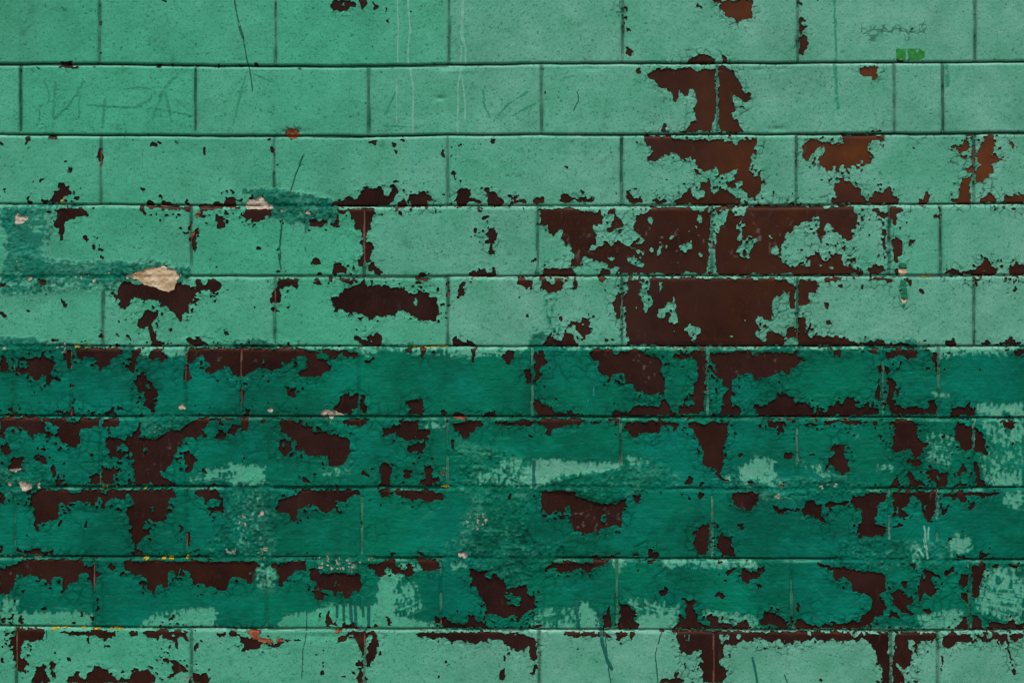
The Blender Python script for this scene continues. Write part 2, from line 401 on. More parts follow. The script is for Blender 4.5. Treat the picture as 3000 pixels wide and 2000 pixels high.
-2270,810 2290,810 2285,850 2268,850
1590,850 1620,840 1640,890 1635,935 1655,945 1655,975 1610,985 1575,970 1585,920
2065,1010 2080,1005 2085,1050 2110,1080 2110,1140 2090,1190 2075,1180 2080,1110 2065,1060
340,1145 358,1145 358,1165 342,1165
1660,1200 1695,1205 1685,1218
1785,1215 1815,1218 1812,1235 1785,1235
2120,1228 2160,1220 2155,1235 2120,1235
380,1040 395,1040 392,1052
@750,780
660,0 760,0 785,45 780,60 650,60
960,0 1030,0 1050,10 1070,30 1095,40 1090,60 1065,85 1015,88 1005,50 965,45
535,50 560,50 562,82 525,85
180,40 215,32 220,60 185,65
250,25 275,35 265,45 250,42
1370,80 1395,60 1440,45 1460,60 1460,88 1380,88
1370,90 1530,100 1475,110 1478,140 1440,128 1380,135
1828,75 1840,50 1910,40 1960,10 1985,40 1990,60 2025,55 2025,12 2055,10 2068,40 2068,90 1840,88
1845,95 1875,95 1860,115 1850,130
82,120 95,112 113,123 98,135
182,110 240,98 320,110 355,115 383,118 360,145 352,185 325,185 300,165 275,195 255,180 225,185 210,210 215,260 205,320 150,325 125,310 130,240 160,200 180,160
118,360 155,345 200,375 205,390 150,390
485,130 515,112 550,118 560,165 525,155 490,150
615,100 658,98 655,130 625,175 610,170 625,140
710,130 720,100 805,100 810,112 875,112 877,150 830,148 780,145 730,138
953,120 975,108 1015,108 1010,128 960,130
228,405 245,403 245,418 232,418
1975,115 1992,120 1990,137 1975,135
2118,115 2130,115 2130,148 2112,145
2248,100 2270,95 2352,110 2352,170 2325,205 2310,175 2270,175 2248,150
1740,155 1765,150 1780,130 1805,135 1800,160 1790,180 1798,248 1765,250 1760,295 1730,285 1740,250 1735,225 1745,190
1635,160 1655,135 1672,140 1672,265 1650,270 1632,272 1645,240 1650,190
1637,340 1665,340 1668,355 1645,357
1745,415 1758,415 1758,432 1745,430
1843,545 1850,548 1848,565
755,195 800,185 850,160 910,155 940,165 1010,165 1060,152 1075,170 1120,162 1150,172 1185,200 1200,172 1255,185 1270,172 1285,200 1305,215 1315,230 1375,230 1410,210 1430,218 1490,225 1495,260 1530,275 1555,262 1558,310 1580,360 1570,415 1550,440 1560,470 1540,475 1480,460 1440,470 1385,455 1370,420 1330,420 1290,380 1235,380 1220,378 1205,410 1165,425 1130,420 1090,435 1040,430 1012,430 1010,462 985,460 965,478 950,460 955,430 910,410 870,400 820,390 790,400 750,385 710,385 680,395 665,380 670,355 645,340 655,310 655,265 700,255 730,225
-1365,290 1378,282 1385,300 1385,335 1362,335
838,620 855,595 890,595 915,630 955,640 960,600 990,585 1015,590 1035,575 1080,600 1085,690 905,690 875,650 880,640 845,635
-985,640 1003,638 1000,650
685,675 735,670 735,685 695,682
1693,630 1710,600 1740,625 1800,650 1812,622 1860,660 1860,690 1700,690 1705,655
2330,425 2352,418 2352,460
2145,675 2170,672 2165,685 2145,685
0,702 412,705 480,720 520,730 590,715 630,715 690,730 740,725 780,720 820,725 880,750 880,790 780,795 740,755 700,770 700,795 660,785 620,760 560,740 510,760 515,790 590,800 620,830 650,865 640,895 600,920 570,940 530,960 460,950 410,940 380,965 365,930 335,905 380,900 435,890 430,830 430,790 390,770 340,780 300,805 310,850 280,840 225,815 220,870 200,895 140,905 90,885 0,885
-60,805 80,805 80,850 62,850
600,745 720,745 700,750
940,845 940,820 975,810 990,785 1025,790 1010,805 975,835
1280,705 1350,705 1345,735 1310,745 1280,725
1405,715 1440,700 1475,705 1470,745 1450,765 1450,800 1420,795 1410,760
1370,725 1390,728 1385,743 1372,740
1500,725 1545,722 1555,745 1520,760 1500,748
1845,705 1895,700 1895,730 1880,770 1890,830 1860,810 1860,760
2115,765 2150,755 2160,730 2225,725 2230,760 2220,800 2195,825 2180,855 2150,840 2145,800
2310,950 2325,880 2352,878 2352,1015 2330,1015
243,1035 290,1050 355,1038 345,1075 350,1125 280,1125 270,1090
670,1225 720,1180 730,1120 780,1088 800,1115 840,1100 870,1075 880,1090 880,1180 840,1210 840,1235 680,1235
900,1100 935,1110 950,1140 940,1170 955,1235 905,1235
1287,1160 1350,1150 1370,1137 1420,1145 1445,1180 1435,1235 1330,1235 1300,1195
2335,1120 2352,1110 2352,1150 2338,1150
1860,660 1900,690 1860,692
@1500,780
275,30 330,25 370,0 515,0 535,40 550,90 240,90 230,80 260,60
-300,0 400,0 390,25 340,15 280,30
760,0 800,25 845,40 845,80 750,85 752,20
925,0 2352,0 2352,55 2280,65 2060,80 1800,80 1750,40 1725,0 1700,15 1680,60 1600,65 1520,55 1440,75 1300,60 1180,72 1130,55 1000,70 950,60 890,55 920,30
-1065,0 1115,0 1105,25 1075,10
-1690,0 1745,0 1750,60 1720,75 1680,50
40,95 90,90 110,110 190,125 185,180 170,205 150,175 115,200 105,175 50,165 42,130
235,95 290,95 310,125 340,160 360,140 352,100 560,95 565,150 570,195 540,200 535,215 520,185 525,150 510,110 490,105 480,130 440,150 445,190 400,215 340,225 310,235 290,205 245,205 245,175 265,150 230,125
-440,165 455,152 468,170 455,190 442,185
-380,95 400,95 405,120 440,130 450,95 470,95 440,140 420,130
-490,95 512,95 525,150 490,150 475,120
752,90 820,92 835,120 795,125 775,158 752,140
990,110 1080,125 1110,145 1115,175 1130,190 1075,230 1090,255 1125,260 1115,290 1130,320 1135,375 1145,400 1165,395 1170,360 1205,330 1205,275 1180,245 1180,130 1205,100 1325,110 1370,95 1560,95 1960,105 2100,105 2352,120 2352,210 2335,225 2310,265 2270,245 2245,310 2265,360 2240,385 2250,425 2240,465 2150,460 2140,440 2110,430 2100,480 2120,510 2115,560 2085,575 2100,600 2145,640 2180,645 2185,560 2240,560 2280,555 2352,600 2352,680 2200,695 1600,690 1300,690 1100,680 1000,670 1000,620 985,560 975,540 970,350 945,340 945,265 960,260 990,220
-1260,365 1295,370 1310,350 1305,330 1385,305 1390,275 1405,285 1395,310 1412,330 1410,400 1432,470 1425,500 1395,505 1355,460 1370,420 1325,410 1325,440 1265,450 1248,435 1265,400
1320,395 1370,410 1365,425 1330,420
-1265,135 1280,140 1287,180 1280,205 1265,200
-1060,350 1075,350 1070,370
-1480,540 1510,525 1520,498 1550,510 1600,520 1617,545 1610,580 1580,620 1565,658 1550,655 1545,620 1520,600 1515,570 1485,560
-1995,460 2012,460 2012,475 1998,473
-1868,595 1890,595 1890,612 1872,612
-1393,560 1405,560 1400,575
120,425 140,415 157,432 150,452 128,445
435,285 450,280 448,295
400,430 415,408 437,410 435,440 440,475 410,475 412,450
480,460 530,465 580,490 590,455 620,440 655,450 665,480 665,520 675,560 665,585 640,590 645,620 590,642 590,620 615,600 580,580 545,550 550,510 520,505 515,525 490,515 495,480
-605,490 628,488 628,510 610,512
325,548 345,570 345,600 380,625 430,630 455,600 455,572 530,580 540,620 560,645 570,690 260,690 290,655 305,640
850,320 895,285 905,250 935,250 932,400 925,450 915,450 895,400 870,380 860,350
785,635 810,625 825,640 815,660 790,655
840,620 885,622 880,632 842,640
0,730 20,740 15,780 0,820
190,735 240,720 270,730 280,760 300,775 285,800 315,835 290,845 260,860 245,890 255,920 230,960 215,1010 195,1040
-215,735 238,740 232,765 218,755
105,900 115,880 150,875 165,890 165,1010 130,1015 110,970
680,715 770,705 860,720 870,760 900,755 920,725 1000,735 1010,720 1095,705 1130,740 1200,775 1260,780 1295,820 1285,870 1275,910 1310,945 1320,975 1305,1035 1300,1100 1180,1105 1130,1108 1130,1060 1100,1080 1045,1060 1040,1010 990,1005 965,930 910,935 855,940 840,990 820,1025 815,940 770,925 740,890 745,820 700,815 685,785 660,770
-1120,705 1180,705 1170,760 1135,750
1460,760 1520,740 1560,725 1655,720 1670,760 1670,840 1665,900 1655,1000 1645,1235 1555,1235 1560,1190 1545,1150 1565,1080 1555,1000 1590,990 1600,940 1580,820 1545,780 1520,775 1450,800 1390,790 1390,740
1450,850 1475,848 1470,875 1452,875
1465,1110 1480,1130 1455,1120
1705,755 1880,730 2050,720 2070,765 2100,730 2300,720 2352,730 2352,905 2300,910 2240,930 2150,945 2040,920 1950,935 1925,970 1885,990 1890,1060 1885,1200 1920,1210 1965,1200 1970,1235 1790,1235 1820,1190 1810,1120 1850,1075 1870,1050 1800,1030 1810,970 1760,955 1740,935 1750,850 1710,840
2150,1200 2250,1165 2270,1090 2352,1090 2352,1235 2110,1235 2100,1200
190,1125 240,1155 280,1190 350,1215 340,1235 190,1235
365,1125 402,1140 395,1155 372,1160
870,1225 895,1210 900,1235 870,1235
1020,1235 1110,1205 1180,1205 1280,1195 1280,1150 1320,1150 1380,1235
1440,1215 1480,1210 1555,1220 1555,1235 1440,1235
@2200,780
0,0 870,0 885,30 960,40 960,70 690,75 390,80 350,65 150,70 0,65
-350,0 375,0 365,10
-580,0 615,0 600,15
-675,0 705,5 690,20
1005,40 1030,0 1150,0 1145,60 1060,65 1010,60
1225,40 1250,15 1275,30 1265,65 1235,70
1492,50 1515,50 1510,70 1492,65
1655,70 1690,35 1740,25 1830,55 1850,30 1870,60 1900,50 1900,25 1950,15 2000,10 2010,45 2090,0 2120,10 2110,60 2100,78 1660,75
1900,0 2120,0 2110,70 2000,75 1880,75 1860,55
-1990,30 2005,30 2000,48
2215,20 2240,0 2352,0 2352,78 2230,78 2205,60
0,105 180,100 300,110 330,150 380,180 380,370 350,385 330,350 330,215 310,235 290,215 250,265 225,245 195,290 185,355 190,390 180,425 190,460 100,460 90,430 50,450 45,480 65,520 60,560 30,575 60,610 100,640 130,630 130,560 180,555 220,570 290,600 320,520 375,510 385,570 370,620 290,625 280,680 0,690
-30,570 70,560 60,500 45,460 60,430 90,440 90,470 130,460 180,462 200,500 130,560 125,640 100,635
360,400 385,405 380,440 365,430
415,110 470,120 560,110 585,135 570,170 585,190 550,225 500,230 498,280 520,290 500,315 470,340 410,340 412,250
410,440 460,435 460,490 480,500 470,560 470,600 520,610 570,600 640,615 660,590 700,610 760,605 850,640 920,655 990,650 1060,640 1130,640 1200,670 1290,655 1370,665 1380,685 410,685
625,100 680,95 790,95 770,112 700,130 630,130
855,108 895,105 895,125 862,125
1045,95 1180,95 1220,98 1215,145 1170,150 1160,120 1090,118 1050,110
1310,95 1390,120 1393,170 1370,175 1350,140 1320,120
740,165 775,155 792,175 785,190 765,190
938,190 955,160 985,158 975,180 960,205 940,200
1055,228 1068,222 1075,240 1070,260 1060,255
1448,235 1455,200 1475,195 1490,215 1488,240 1465,250
1862,208 1872,212 1868,228
1600,380 1618,380 1615,398 1600,395
635,320 670,315 675,350 660,370 640,350
733,312 752,314 745,327 733,325
645,490 660,458 690,480 688,515 665,508
1285,295 1320,295 1310,320 1285,315
1625,98 1780,98 1745,110 1630,108
1800,98 1885,98 1850,110
1915,98 1938,98 1955,165 1945,178 1915,180 1925,150
2185,98 2215,100 2210,130 2190,125
2245,115 2290,110 2295,140 2265,150 2285,170 2300,215 2270,235 2250,215 2265,180 2250,150
2260,270 2285,270 2280,288 2265,288
2240,333 2258,335 2250,350
1475,640 1510,622 1520,650 1490,660 1470,650
1515,680 1535,650 1560,685 1520,690
1545,615 1560,625 1555,640
1675,655 1700,625 1755,625 1760,650 1775,670 1740,685 1690,690
1960,665 2000,650 2025,625 2045,630 2065,668 2085,675 2100,660 2200,655 2210,610 2245,605 2255,645 2330,650 2325,680 1980,680
1912,625 1925,630 1925,690 1912,690
390,740 250,740 60,730 20,765 0,760 0,940 80,955 150,940 210,935 260,905 295,910 320,935 340,930 345,880 390,870 415,820 465,820 465,808 430,790 395,770
705,720 760,715 770,780 745,795 735,780 705,790
935,712 1110,712 1080,740 1030,748 985,730
935,765 950,760 945,775
1155,730 1180,740 1200,720 1300,712 1410,715 1435,760 1420,790 1340,810 1320,775 1260,765 1215,800 1155,810
1480,710 1540,710 1540,730 1500,740
1580,730 1605,730 1600,780 1608,920 1580,890 1575,830 1540,810 1560,780
1490,860 1530,860 1530,905 1500,900
1645,740 1655,735 1658,770 1642,775
1690,725 1720,728 1720,755 1695,755
1655,875 1672,875 1675,905 1655,905
1960,880 1985,880 1985,910 1962,910
2255,720 2352,712 2352,750 2330,760 2310,785 2275,775
2180,705 2230,705 2225,725 2190,725
1078,860 1120,855 1115,930 1100,930 1098,890
1150,855 1190,865 1198,910 1165,930
1085,960 1110,965 1115,1080 1105,1150 1075,1155 1075,1070 1095,1050
1165,960 1255,980 1240,1000 1245,1050 1225,1075 1215,1165 1240,1215 1320,1220 1310,1235 1185,1235 1190,1190 1165,1160 1180,1080 1175,1020
1530,1160 1590,1130 1600,1205 1575,1235 1510,1235 1530,1200
1850,1165 1885,1165 1885,1215 1930,1235 1715,1235 1740,1215 1840,1210
30,1185 90,1200 180,1165 210,1130 215,1090 280,1100 330,1120 375,1120 370,1180 420,1160 460,1165 480,1200 520,1235 20,1235
550,1215 600,1215 610,1235 540,1235
670,1235 740,1155 780,1175 820,1125 870,1125 905,1170 915,1215 960,1200 1005,1165 1025,1180 1020,1210 1105,1215 1110,1235
2130,1195 2160,1190 2155,1210
235,985 260,1005 250,1018 230,1000
25,975 45,990 40,1000
@0,1180
0,48 25,55 25,70 0,80
155,0 170,10 185,45 180,68 165,70
60,65 85,48 118,60 118,85 65,82
610,0 635,0 630,20 650,60 655,110 575,100 590,70 615,50
795,75 820,75 815,105 790,108
905,80 940,62 975,45 1015,80 1020,100 905,100
1230,0 1360,0 1360,20 1325,50 1330,75 1295,75 1285,45 1240,28
1655,18 1695,22 1685,35
1785,38 1815,40 1805,60 1788,55
2110,55 2155,45 2145,95 2135,130 2100,112 2105,80
0,120 350,120 355,140 390,160 420,185 390,210 400,230 490,275 455,290 400,270 340,260 295,262 290,320 265,300 255,245 230,230 210,235 180,215 120,205 80,205 60,225 45,270 45,320 15,310 0,260
440,165 580,130 580,150 615,165 680,160 690,125 850,122 852,185 850,210 830,200 810,205 790,230 750,215 700,225 690,280 690,340 660,385 630,390 600,370 520,330 470,275 520,240 510,215 440,190
350,120 580,125 575,160 440,170 380,150
885,128 1040,125 1040,150 1020,190 1030,212 885,205
0,365 50,350 90,375 108,405 95,435 50,445 0,425
120,470 215,455 218,495 200,530 210,555 180,575 130,590 90,580 75,555 95,520 90,500
285,480 310,455 370,455 400,480 410,525 385,525 330,490
215,400 240,395 225,440
770,450 785,432 815,440 855,430 855,450 820,455 790,470
445,540 465,520 490,560 490,610 480,645 510,645 560,660 560,680 520,690 490,712 485,670 465,620 445,580
905,300 930,285 970,283 1020,295 1055,315 1085,310 1100,280 1125,300 1140,295 1155,240 1175,220 1205,200 1190,150 1215,170 1230,205 1220,255 1200,300 1250,305 1340,310 1390,280 1440,255 1490,225 1550,235 1580,205 1600,180 1650,150 1700,150 1700,125 1780,130 1790,190 1765,215 1735,240 1800,275 1775,295 1720,290 1670,310 1610,300 1545,325 1530,360 1530,400 1525,430 1500,440 1500,500 1480,530 1455,545 1440,580 1380,585 1400,635 1440,655 1525,680 1520,712 1325,712 1315,680 1300,670 1280,710 1165,710 1155,640 1160,580 1130,545 1145,500 1130,480 1140,440 1100,385 1070,360 1050,350 1015,380 1015,400 1055,420 1060,440 1060,480 1045,490 990,470 950,445 945,425 920,400 925,350 905,325
-1228,415 1250,392 1265,400 1240,430
-1280,610 1305,605 1300,635 1285,635
1700,125 2090,125 2090,140 1810,150 1795,165
2085,125 2145,130 2145,185 2125,240 2080,245 2085,210 2055,210 2035,250 2030,310 2015,275 1985,270 1955,275 1940,305 1880,310 1845,295 1840,275 1880,270 1935,250 1960,265 1970,220 2000,185 2085,180
1890,150 1910,150 1925,205 1895,195
2250,170 2290,145 2290,185 2265,185
1590,430 1625,420 1650,440 1680,460 1710,470 1705,505 1670,525 1665,555 1650,575 1650,605 1600,595 1605,565 1620,545 1595,520 1590,480
1535,462 1565,460 1560,480 1540,478
1735,600 1755,562 1788,600 1785,608 1735,605
2005,535 2030,525 2040,545 2020,550
2085,510 2090,475 2110,455 2120,480 2105,515
1995,635 2020,640 2010,650
1810,690 1850,682 1905,695 1885,712 1820,710
875,550 940,560 970,535 1000,560 1035,575 1020,610 980,615 975,650 990,700 890,705 880,680 880,610
780,620 860,605 865,640 850,670 870,695 760,705 750,690 790,680
210,640 0,620 0,610
0,745 15,770 55,830 40,870 0,865
80,830 110,820 95,865 85,860
255,760 285,770 330,740 465,745 1480,745 1515,785 1520,805 1445,835 1440,880 1445,920 1420,960 1435,975 1420,1020 1360,1025 1335,1030 1285,1000 1240,1040 1235,1070 1285,1090 1300,1135 1275,1130 1230,1145 1220,1190 1180,1210 1170,1235 1155,1235 1145,1190 1155,1110 1140,1070 1110,1065 1125,1030 1100,980 1075,935 1085,910 1095,885 1120,885 1150,870 1150,840 1115,790 1085,790 1080,850 1020,830 970,815 945,840 915,870 910,920 890,915 880,885 895,855 880,820 840,810 825,855 770,860 740,850 725,880 705,860 680,845 620,860 590,870 530,850 515,870 505,920 500,1000 420,1015 390,1040 330,1045 345,1120 310,1100 295,1050 305,1010 290,980 285,910 255,880 270,840 280,800
-1295,895 1315,890 1325,925 1310,945 1295,930
-590,750 690,745 690,770 600,775
-870,750 930,750 920,775 890,770
1005,895 1035,895 1035,918 1010,920
510,1010 545,1012 540,1035 515,1035
710,1060 740,1030 740,1008 765,1010 760,1050 740,1080 720,1075
230,1135 245,1135 245,1175 232,1170
1675,765 1730,745 1870,742 1885,780 1915,810 1925,850 1930,900 1915,975 1890,935 1845,935 1820,975 1800,965 1805,935 1785,920 1785,900 1815,885 1880,900 1890,875 1905,850 1860,825 1780,850 1780,875 1755,860 1755,820 1690,800
1825,995 1840,995 1840,1015 1825,1012
1535,1060 1560,1048 1585,1070 1580,1090 1560,1100 1565,1130 1545,1125 1550,1095
1600,1110 1635,1110 1635,1140 1640,1190 1625,1200 1620,1235 1605,1235 1600,1170
0,1218 25,1222 25,1235 0,1235
1510,425 1530,430 1520,445
@750,1180
660,45 720,10 725,0 880,0 865,35 840,50 835,75 810,95 760,100 740,90 690,70
915,0 950,0 965,50 960,100 915,100
1295,0 1440,0 1445,30 1430,60 1445,85 1430,105 1320,105 1325,50 1310,30
1600,55 1625,50 1645,78 1635,100 1605,95
1700,85 1740,73 1780,95 1830,115 1790,140 1700,115
1955,80 2060,72 2075,108 1960,115
2195,95 2250,88 2300,105 2190,112
1960,115 2075,115 2075,128 1960,128
2195,115 2295,115 2295,130 2195,130
205,140 310,140 350,165 385,185 495,190 485,230 545,240 620,250 640,275 690,270 750,285 790,290 800,320 823,345 805,370 815,410 800,440 770,490 740,540 700,550 660,558 620,545 610,480 600,455 550,455 520,445 440,455 415,430 410,385 380,390 370,415 345,410 345,390 340,345 310,310 315,290 285,295 260,265 225,270 210,200
195,325 230,320 270,318 305,345 300,380 315,400 295,420 260,445 225,450 215,420 195,410 195,370
-230,345 245,340 245,375 232,370
40,165 65,138 88,145 85,175 60,190
760,140 955,135 955,160 930,190 905,210 870,190 820,185 750,180
985,150 1005,150 1000,178
1090,215 1130,205 1150,215 1185,190 1235,185 1225,160 1260,150 1310,155 1350,150 1415,155 1400,215 1430,215 1480,215 1495,240 1485,285 1465,320 1465,365 1440,410 1390,410 1310,430 1305,385 1345,355 1395,335 1340,325 1290,325 1240,300 1215,270 1205,250 1160,270 1120,285 1095,270
-1330,325 1370,295 1385,290 1375,320 1435,320 1435,350 1385,330 1350,330
1505,470 1520,465 1530,485 1515,508 1503,490
1685,180 1780,165 1830,155 1900,145 1960,160 1955,195 1890,215 1870,240 1840,250 1825,295 1790,310 1770,285 1755,240 1710,240 1695,210
1680,330 1695,300 1715,320 1710,370 1695,415 1675,400
2050,175 2080,155 2170,160 2352,145 2352,190 2200,195 2130,195 2060,185
1055,540 1075,520 1110,500 1155,515 1160,560 1175,580 1155,620 1160,660 1155,710 1075,712 1075,640 1070,580
1265,580 1290,560 1330,565 1330,590 1380,590 1335,610 1320,650 1280,640 1265,610
1450,540 1510,530 1525,560 1520,590 1530,635 1575,640 1600,685 1500,690 1450,710 1400,700 1405,675 1455,645 1460,600
905,600 920,575 985,620 990,645 940,625 910,615
992,565 1010,560 1020,575 1000,585
395,625 430,625 485,680 470,690 400,685
895,710 940,700 940,720 905,718
1075,735 1155,735 1145,805 1110,810 1095,825 1080,800 1070,760
185,835 200,820 240,815 300,795 340,790 370,755 395,745 520,750 530,770 600,745 900,750 895,805 850,785 810,800 770,860 690,850 680,920 620,935 600,955 560,930 520,890 470,870 430,895 365,910 360,960 350,1000 335,1040 310,1020 290,965 240,955 200,960 170,915 185,880
1185,750 1510,745 1520,765 1605,770 1620,790 1605,830 1530,835 1510,860 1440,830 1380,830 1350,855 1310,830 1205,805
960,830 1015,800 1000,825 975,840
910,1020 920,1030 918,1080 910,1090
485,1035 510,1030 500,1050 488,1048
1480,888 1500,890 1498,900
1825,868 1840,870 1832,880
2180,790 2205,770 2195,830 2170,820
@1500,1180
190,0 280,0 290,20 340,35 350,60 400,75 470,85 560,95 660,105 860,110 850,85 890,50 910,80 990,85 1020,50 1060,25 1120,25 1170,20 1240,15 1290,0 1350,0 1350,20 1370,50 1390,85 1420,85 1430,110 860,115 600,112 235,115 210,80 190,75
1440,30 1480,20 1555,25 1560,0 1645,0 1640,60 1610,100 1450,105 1430,80
1795,60 1820,0 1890,0 1905,20 1960,20 1970,60 1975,105 1790,100
2080,15 2150,25 2170,0 2352,0 2352,115 2140,115 2090,50
0,95 80,100 60,110 0,108
800,70 810,65 805,85
0,145 230,150 250,125 640,140 640,160 600,165 575,200 510,185 420,215 350,225 325,258 300,220 250,195 200,180 150,205 80,190 50,180 0,190
680,150 775,155 770,180 690,180
820,130 900,130 895,155 825,165
980,170 1060,155 1150,165 1200,150 1290,150 1310,165 1385,165 1440,165 1430,215 1385,245 1380,205 1340,190 1290,195 1270,265 1230,245 1190,265 1100,260 1080,290 1040,305 1020,280 1000,245 975,230 960,225
1515,165 1620,160 1660,180 1700,155 1860,165 1855,290 1840,320 1830,350 1820,400 1825,460 1815,520 1800,600 1800,625 1830,655 1880,670 1950,700 1940,712 1890,680 1820,680 1780,640 1755,600 1740,560 1720,550 1700,570 1640,540 1640,450 1645,400 1630,350 1600,310 1575,285 1560,240 1540,210 1515,200
2190,155 2352,155 2352,205 2225,215 2200,190
2125,175 2160,190 2160,220 2130,205
2285,215 2330,210 2325,250 2300,278 2285,250
1945,450 1960,432 1985,435 1965,470 1950,468
2020,535 2035,535 2050,560 2030,560
2025,665 2045,655 2080,680 2070,705 2030,700
1480,690 1520,635 1570,640 1550,705 1490,705
1615,690 1630,668 1655,680 1650,720 1618,720
248,760 530,755 545,790 590,820 640,830 700,840 770,865 850,870 910,855 980,825 1040,790 1105,785 1110,845 1060,850 1040,805 1000,820 975,890 940,940 945,1070 920,1075 890,1050 830,1070 760,1085 710,1090 700,1115 610,1115 570,1100 530,1095 515,1040 490,1020 500,970 495,890 455,895 440,945 410,945 375,920 330,960 310,960 270,920 245,870
-765,970 800,962 815,1000 785,1025 760,1020
1145,750 1175,752 1170,790 1145,785
1265,762 1300,765 1285,790 1270,785
1445,762 1500,775 1480,785 1450,785
1520,790 1535,800 1538,835 1515,830
1600,770 1645,775 1640,820 1605,845
1885,780 1930,765 2120,765 2105,795 2130,835 2090,870 2055,945 2000,905 1930,890 1905,850 1885,825
2225,850 2270,860 2300,895 2352,905 2352,940 2290,955 2255,925 2230,890
1945,1050 1960,1035 2000,1035 2005,1065 1970,1095 1950,1080
1575,1110 1620,1060 1650,1040 1695,1040 1700,1110 1690,1235 1570,1235
1760,1035 1780,1035 1790,1065 1770,1080
1770,1150 1800,1110 1830,1140 1885,1170 1885,1235 1760,1235
@2200,1180
20,10 60,20 100,0 465,0 510,35 545,75 570,45 640,85 680,30 710,5 870,0 905,40 960,40 1000,0 1020,0 1030,40 1095,40 1100,65 1090,105 630,115 80,115 30,60
-525,75 560,65 555,85
1190,0 1240,0 1245,20 1320,45 1380,40 1430,35 1450,50 1510,55 1530,0 1595,0 1605,50 1595,100 1200,105 1180,60
1720,35 1840,30 1845,0 1885,0 1890,45 1940,55 1930,110 1700,115
135,155 285,155 315,180 310,200 270,195 270,240 240,280 225,260 235,215 150,210
65,170 90,185 105,215 80,215
350,150 385,145 380,175 355,165
360,280 385,285 380,400 365,330
460,185 520,165 575,200 560,215 520,190 465,205
630,150 710,150 705,180 680,195 625,190
710,150 960,150 950,180 900,195 820,190 760,165 710,175
1030,185 1055,155 1085,160 1090,190 1060,192
1190,150 1400,145 1430,200 1435,300 1460,330 1535,345 1510,380 1480,400 1470,440 1420,465 1475,500 1450,555 1430,560 1390,530 1335,525 1340,490 1400,490 1405,460 1385,430 1370,400 1270,430 1250,445 1215,410 1215,370 1225,340 1215,290 1235,270 1230,230 1240,205 1190,180
1570,175 1590,180 1585,198
1630,295 1655,262 1675,290 1655,312 1635,310
1745,240 1770,190 1780,165 1820,160 1850,190 1905,195 1905,390 1850,405 1800,395 1790,340 1755,310
1925,195 1950,210 1955,245 1990,250 1995,300 2025,320 2020,380 2045,430 2035,460 1995,450 1970,410 1925,430
2170,150 2250,150 2280,210 2235,230 2190,205 2165,180
2235,345 2250,333 2270,355 2250,380 2235,372
1925,470 1950,520 1965,560 1970,630 1960,655 2000,665 2035,718 1935,722 1930,640
2085,705 2100,692 2115,705 2105,718
1715,430 1735,420 1745,440 1730,462
270,455 290,415 360,435 362,520 345,500 320,480
510,440 530,420 555,430 548,465 525,468
675,400 690,370 740,370 780,350 815,350 795,400 795,450 820,480 845,475 830,530 850,580 840,605 780,612 740,580 700,545 665,540 655,570 635,565 650,530 670,500 655,490 720,440
890,435 910,445 895,460
415,465 432,470 420,495
1185,720 1215,680 1220,650 1270,618 1260,655 1280,690 1250,730
1335,620 1355,580 1410,640 1440,665 1485,685 1500,718 1350,725 1365,680
1485,580 1540,575 1605,560 1620,600 1690,590 1695,715 1585,725 1570,650 1490,655 1530,630 1500,610
-1590,640 1620,635 1610,660
1770,610 1795,570 1800,540 1840,525 1860,560 1855,590 1815,600 1800,640 1810,695 1880,700 1890,722 1720,722 1790,690 1790,650
0,665 30,690 10,710 0,710
0,765 60,770 60,810 70,835 40,860 0,935
170,855 215,880 235,905 340,915 430,930 450,880 470,835 540,830 545,865 615,870 610,930 600,955 630,1000 660,1015 600,1030 570,1000 540,970 450,980 440,940 330,930 235,960 205,930
630,870 690,845 740,850 850,835 860,815 880,810 960,800 975,775 1170,770 1170,820 1110,870 1080,905 1085,970 1050,980 1060,1020 1095,1045 1160,1065 1160,1135 1060,1145 1020,1160 970,1145 905,1130 920,1060 950,1030 945,905 900,900 880,870 855,850 810,880 740,870 700,905 650,905
1220,760 1590,765 1585,850 1590,900 1570,950 1550,1030 1510,1020 1490,950 1460,905 1470,870 1400,810 1365,805 1365,850 1340,900 1300,910 1330,955 1365,965 1355,985 1310,1000 1270,965 1260,900 1250,900 1260,970 1225,980 1220,880
-1490,890 1508,895 1500,915
1225,1050 1305,1040 1310,1070 1255,1085 1225,1065
1630,785 1760,765 1860,770 2130,770 2130,800 2000,810 1985,820 1960,800 1850,800 1850,850 1800,850 1790,820 1750,825 1700,800 1650,810
1880,850 1925,850 1920,910 1880,940 1870,910
1625,860 1650,855 1650,920 1690,895 1705,920 1660,970 1625,965
1690,1190 1700,1150 1725,1165 1705,1210 1685,1210
1815,1090 1835,1090 1835,1110 1818,1110
825,912 842,915 832,928
215,1045 235,1045 228,1060
2185,1150 2200,1160 2190,1160
2290,1185 2352,1190 2310,1198
@0,1580
0,40 25,50 38,80 25,110 0,130
135,75 155,62 190,80 215,95 260,85 300,70 345,65 375,90 400,105 430,85 470,85 460,130 400,130 310,120 250,125 200,110 150,100
1145,0 1225,0 1205,20 1175,45 1185,75 1220,95 1235,135 1135,135 1130,115 1160,100
1600,0 1625,0 1625,60 1610,55
1355,90 1380,120 1410,125 1440,100 1440,130 1360,130
1540,100 1570,95 1560,120 1540,125
0,230 50,245 100,215 190,190 195,165 380,170 720,165 710,190 735,225 770,235 800,235 805,200 830,200 830,260 850,285 880,285 870,310 835,320 825,380 820,440 805,440 800,400 775,350 775,295 720,285 675,295 670,360 640,375 600,380 580,415 550,470 535,460 535,400 545,360 530,320 490,320 455,330 440,355 465,380 440,395 400,390 385,350 370,335 345,350 320,330 300,315 260,305 220,320 205,350 195,320 200,290 165,295 150,310 135,360 125,415 90,430 80,465 30,470 0,480
190,430 215,432 218,475 195,460
115,500 140,500 135,540 125,545
